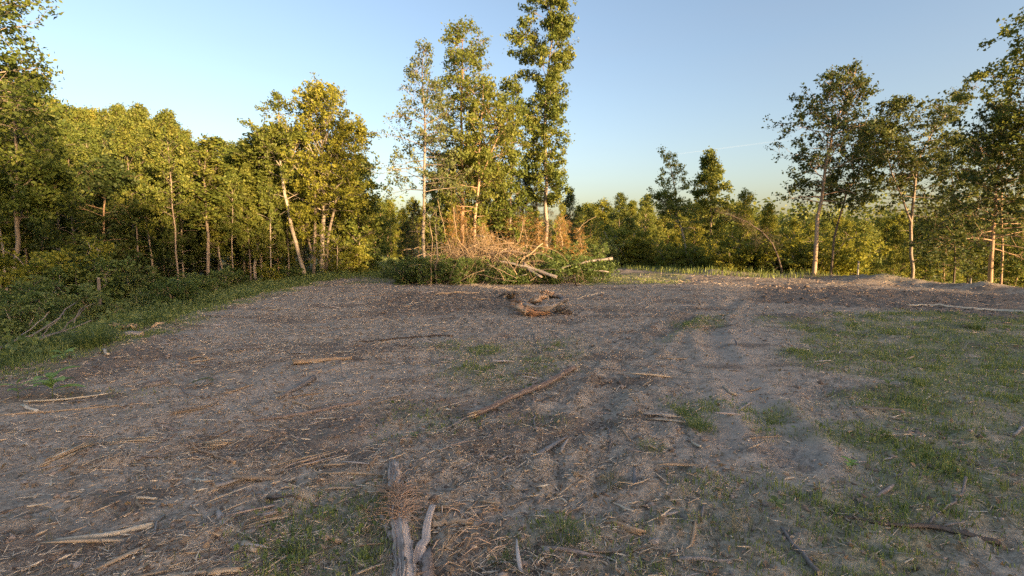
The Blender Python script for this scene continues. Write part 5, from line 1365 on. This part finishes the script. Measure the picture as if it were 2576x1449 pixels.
# countable larger splinters, repeated
PIECES = []
for k in range(12):
    w = Wood(); L = .06+.014*k; q = np.linspace(-.5, .5, 6)
    P = np.stack([q*L, .025*L*np.sin(q*3+k), .02*L*np.cos(q*3)], 1)
    w.limb(P, np.array([.5, .9, 1, 1, .8, .35])*(.0035+.0009*(k % 6)), 6, .28, jag=.02, rg=rg, squash=.45+.1*(k % 3))
    PIECES.append([w.mesh('splinter_piece', M[m], False) for m in ('tan_wood', 'grey_wood', 'orange_wood', 'pale_wood', 'shred')])
def scatter(name, n, d0, d1, power, lab, group, cat, seed, mats, smin, smax, dens):
    rs = np.random.default_rng(seed); c = 0
    while c < n:
        x, y = fan(1, rs, d0, d1, power, 48); x, y = float(x[0]), float(y[0])
        if rs.random() > dens(np.array([x]), np.array([y]))[0] or sdf(np.array([x]), np.array([y]), CLEAR)[0] > -.2: continue
        me = PIECES[rs.integers(12)][mats[rs.integers(len(mats))]]
        o = link(name, me, None, (x, y, Hs(x, y)+.008), lab, cat, group)
        s = (smin+(smax-smin)*rs.random()**1.5)*(1+.06*y)
        o.scale = (s, s*(.8+.6*rs.random()), s); o.rotation_euler = (rs.normal()*.12, rs.normal()*.12, .35+rs.normal()*.6)
        c += 1
scatter('splinter', 210, 2.0, 16, .45, 'loose tan or orange wood splinter scattered on the brown soil', 'scattered tan and orange splinters', 'splinter', 1, (0, 0, 0, 2, 4, 4, 1), .8, 2.3, lambda x, y: streak(x, y)*leftw(x, y))
scatter('grey_stick', 90, 2.0, 15, .5, 'loose weathered grey stick piece scattered on the soil', 'scattered grey stick pieces', 'stick', 2, (1, 1, 4), .7, 1.8, lambda x, y: .7+0*x)
scatter('pale_chip', 55, 2.0, 14, .5, 'loose pale cream wood chip scattered on the soil', 'scattered pale chips', 'wood chip', 3, (3,), .35, .9, lambda x, y: leftw(x, y))
# stones
def stone(u, v, s, label, sq=.7, mat='stone'):
    p = ground(u, v); rs = np.random.default_rng(int(u)); 
    import bmesh
    bm = bmesh.new(); bmesh.ops.create_icosphere(bm, subdivisions=2, radius=s)
    for vtx in bm.verts:
        k = 1+.16*rs.normal()
        vtx.co.x *= k*1.15; vtx.co.y *= k*.9; vtx.co.z *= k*sq
    me = bpy.data.meshes.new('stone'); bm.to_mesh(me); bm.free(); me.materials.append(M[mat])
    link('stone', me, None, (p[0], p[1], p[2]+s*sq*.45), label, 'stone')
stone(1069, 1112, .030, 'rounded pinkish stone left of the pine pole end')
stone(1378, 1386, .022, 'small tan stone near the bottom, right of the shredded log')
stone(1644, 1366, .028, 'grey angular stone right of the rotten wood chunk')
stone(163, 1249, .024, 'dark round stone in the lower left')
stone(62, 1214, .026, 'flat grey stone near the left edge', .45)
stone(197, 1424, .022, 'pale lichen-grey stone at the bottom left')
stone(348, 1155, .022, 'round brown stone above the left end of the board-like splinter')
stone(1104, 1210, .02, 'small flat grey stone right of the top of the shredded log', .5)

# ---------------------------------------------------------------- small plants in the clearing
def seedling(u, v, n, ln, wd, hgt, mat, label, seed, spread=.6, cat='plant', stemr=.004):
    rs = np.random.default_rng(seed); p = ground(u, v)
    r = link('seedling', None, None, p, label, cat)
    w = Wood(); w.limb([[0, 0, -.02], [.01, 0, hgt*.5], [0, .01, hgt]], [stemr, stemr*.8, stemr*.5], 5, rg=rs, cap=False); link('stem', w.mesh('stem', M['weed']), r)
    for k in range(n):
        a = k*2.4+rs.random()*.5; z = hgt*(.35+.65*k/max(1, n-1)); el = .25+.5*rs.random()
        d = np.array([cos(a)*cos(el), sin(a)*cos(el), sin(el)]); sd_ = np.array([-sin(a), cos(a), 0]); L = ln*(.75+.5*rs.random())
        q = np.array([0, .2, .45, .7, .9, 1.0]); ww = np.array([.08, .6, 1, .85, .4, .02])*wd/2
        base = np.array([0, 0, z]); mid = base+d[None]*q[:, None]*L+np.array([0, 0, -.35*L])*(q[:, None]**2)
        Vv = np.concatenate([mid+sd_*ww[:, None]+np.array([0, 0, .25])*ww[:, None], mid, mid-sd_*ww[:, None]+np.array([0, 0, .25])*ww[:, None]])
        Ff = [[i, i+1, 6+i+1, 6+i] for i in range(5)]+[[6+i, 6+i+1, 12+i+1, 12+i] for i in range(5)]
        link('leaf', mesh_np('leaf', Vv, np.array(Ff), M[mat], np.full(10, rs.random()), True), r)
seedling(132, 1000, 9, .25, .115, .24, 'broad', 'bright green big-leaved seedling at the left', 1)
seedling(45, 1002, 6, .24, .045, .16, 'broad', 'narrow upright light green seedling near the left edge', 2)
seedling(160, 912, 6, .20, .10, .16, 'broad', 'small bright broad-leaved plant in the left weeds', 3)
seedling(2140, 1178, 7, .07, .035, .05, 'broad', 'small leafy weed at the edge of the right-hand grass', 4)
seedling(2235, 985, 7, .09, .05, .12, 'weed', 'light green weed standing in the right-hand grass, farther', 5)
seedling(1950, 1275, 6, .06, .035, .04, 'weed', 'low weed below the pale trodden soil', 6)
seedling(1045, 1100, 5, .05, .03, .03, 'weed', 'tiny weed left of the pinkish stone', 7)
def sprig(u, v, L, n, label, seed, mat='shrub'):
    rs = np.random.default_rng(seed); p = ground(u, v); r = link('leafy_sprig', None, None, p, label, 'sprig')
    P = np.array([[-L/2, 0, .01], [-L*.1, .03, .06], [L*.25, .04, .08], [L/2, .02, .05]]); w = Wood(); w.limb(P, [.004, .003, .003, .002], 5, rg=rs, cap=False)
    link('stem', w.mesh('stem', M['brush']), r)
    for k in range(n):
        f = .12+.88*k/n; b = np.array([np.interp(f*3, range(4), P[:, c]) for c in range(3)]); s_ = 1 if k % 2 else -1
        d = unit(np.array([.5, s_*1.0, .25+.3*rs.random()])); e = unit(np.cross(d, [0, 0, 1.])); l = .075*(1.1-.5*f)
        Vv = np.array([b, b+d*l*.5+e*.011, b+d*l+[0, 0, -.01], b+d*l*.5-e*.011]); link('leaf', mesh_np('leaf', Vv, np.array([[0, 1, 2, 3]]), M[mat], [rs.random()]), r)
sprig(500, 972, .30, 26, 'dark green feathery sprig lying above the wavy grey twig', 1)
def tuft(u, v, n, h, wd, label, seed, mat='grass', spread=.05):
    rs = np.random.default_rng(seed); p = ground(u, v)
    a = rs.random(n)*2*pi; rr = spread*np.sqrt(rs.random(n)); B = np.stack([rr*np.cos(a), rr*np.sin(a), np.full(n, -.01)], 1)
    d = unit(np.stack([np.cos(a), np.sin(a), np.zeros(n)], 1)+.3*rs.normal(size=(n, 3))*[1, 1, 0]); s_ = np.stack([-d[:, 1], d[:, 0], np.zeros(n)], 1)
    hh = (h*(.5+.7*rs.random(n)))[:, None]; l = (.3+.9*rs.random(n))[:, None]; up_ = np.array([0, 0, 1.])
    m = B+d*hh*l*.4+up_*hh*.65; t = B+d*hh*l*1.1+up_*hh*(1-.35*l)
    V = np.stack([B-s_*wd/2, B+s_*wd/2, m+s_*wd*.4, m-s_*wd*.4, t+s_*wd*.05, t-s_*wd*.05], 1).reshape(-1, 3)
    b = np.arange(n)[:, None]*6; F = np.stack([b+np.array([[0, 1, 2, 3]]), b+np.array([[3, 2, 4, 5]])], 1).reshape(-1, 4)
    link('grass_tuft', mesh_np('grass_tuft', V, F, M[mat], np.repeat(rs.random(n), 2)), None, p, label, 'grass tuft')
tuft(1420, 1348, 90, .10, .005, 'bright green grass tuft by the white forked twig', 1, 'weed', .10)
tuft(1762, 1075, 130, .11, .006, 'bright grass tuft on the bare soil right of centre', 2, 'weed', .10)
tuft(1722, 1045, 90, .10, .006, 'grass tuft with pale seed heads beside the brighter tuft', 3, 'grass', .10)
tuft(1640, 1130, 60, .09, .005, 'loose grass tuft at the yellowish split piece', 4, 'grass', .09)
tuft(1540, 1215, 90, .07, .005, 'brownish grass tuft above the pale flat slat', 5, 'dry_grass', .09)
tuft(1960, 1062, 120, .09, .006, 'grass tuft in the middle of the trodden track', 6, 'grass', .12)
tuft(235, 870, 260, .42, .010, 'tall arching bright grass clump on the left bank', 7, 'weed', .22)
tuft(2460, 830, 110, .20, .010, 'tall grass tuft in front of the white pole', 8, 'weed', .12)
tuft(735, 1365, 240, .07, .006, 'spreading deep green grass clump left of the shredded log', 9, 'shrub', .26)
tuft(1880, 1345, 90, .09, .005, 'light arching grass tuft near the bottom right', 10, 'dry_grass', .14)
tuft(1260, 1415, 60, .05, .006, 'small light green tuft at the bottom, right of the shredded log', 11, 'weed', .06)

print('TRIS', sum(sum(len(p.vertices)-2 for p in m.polygons) for m in bpy.data.meshes)) if False else None
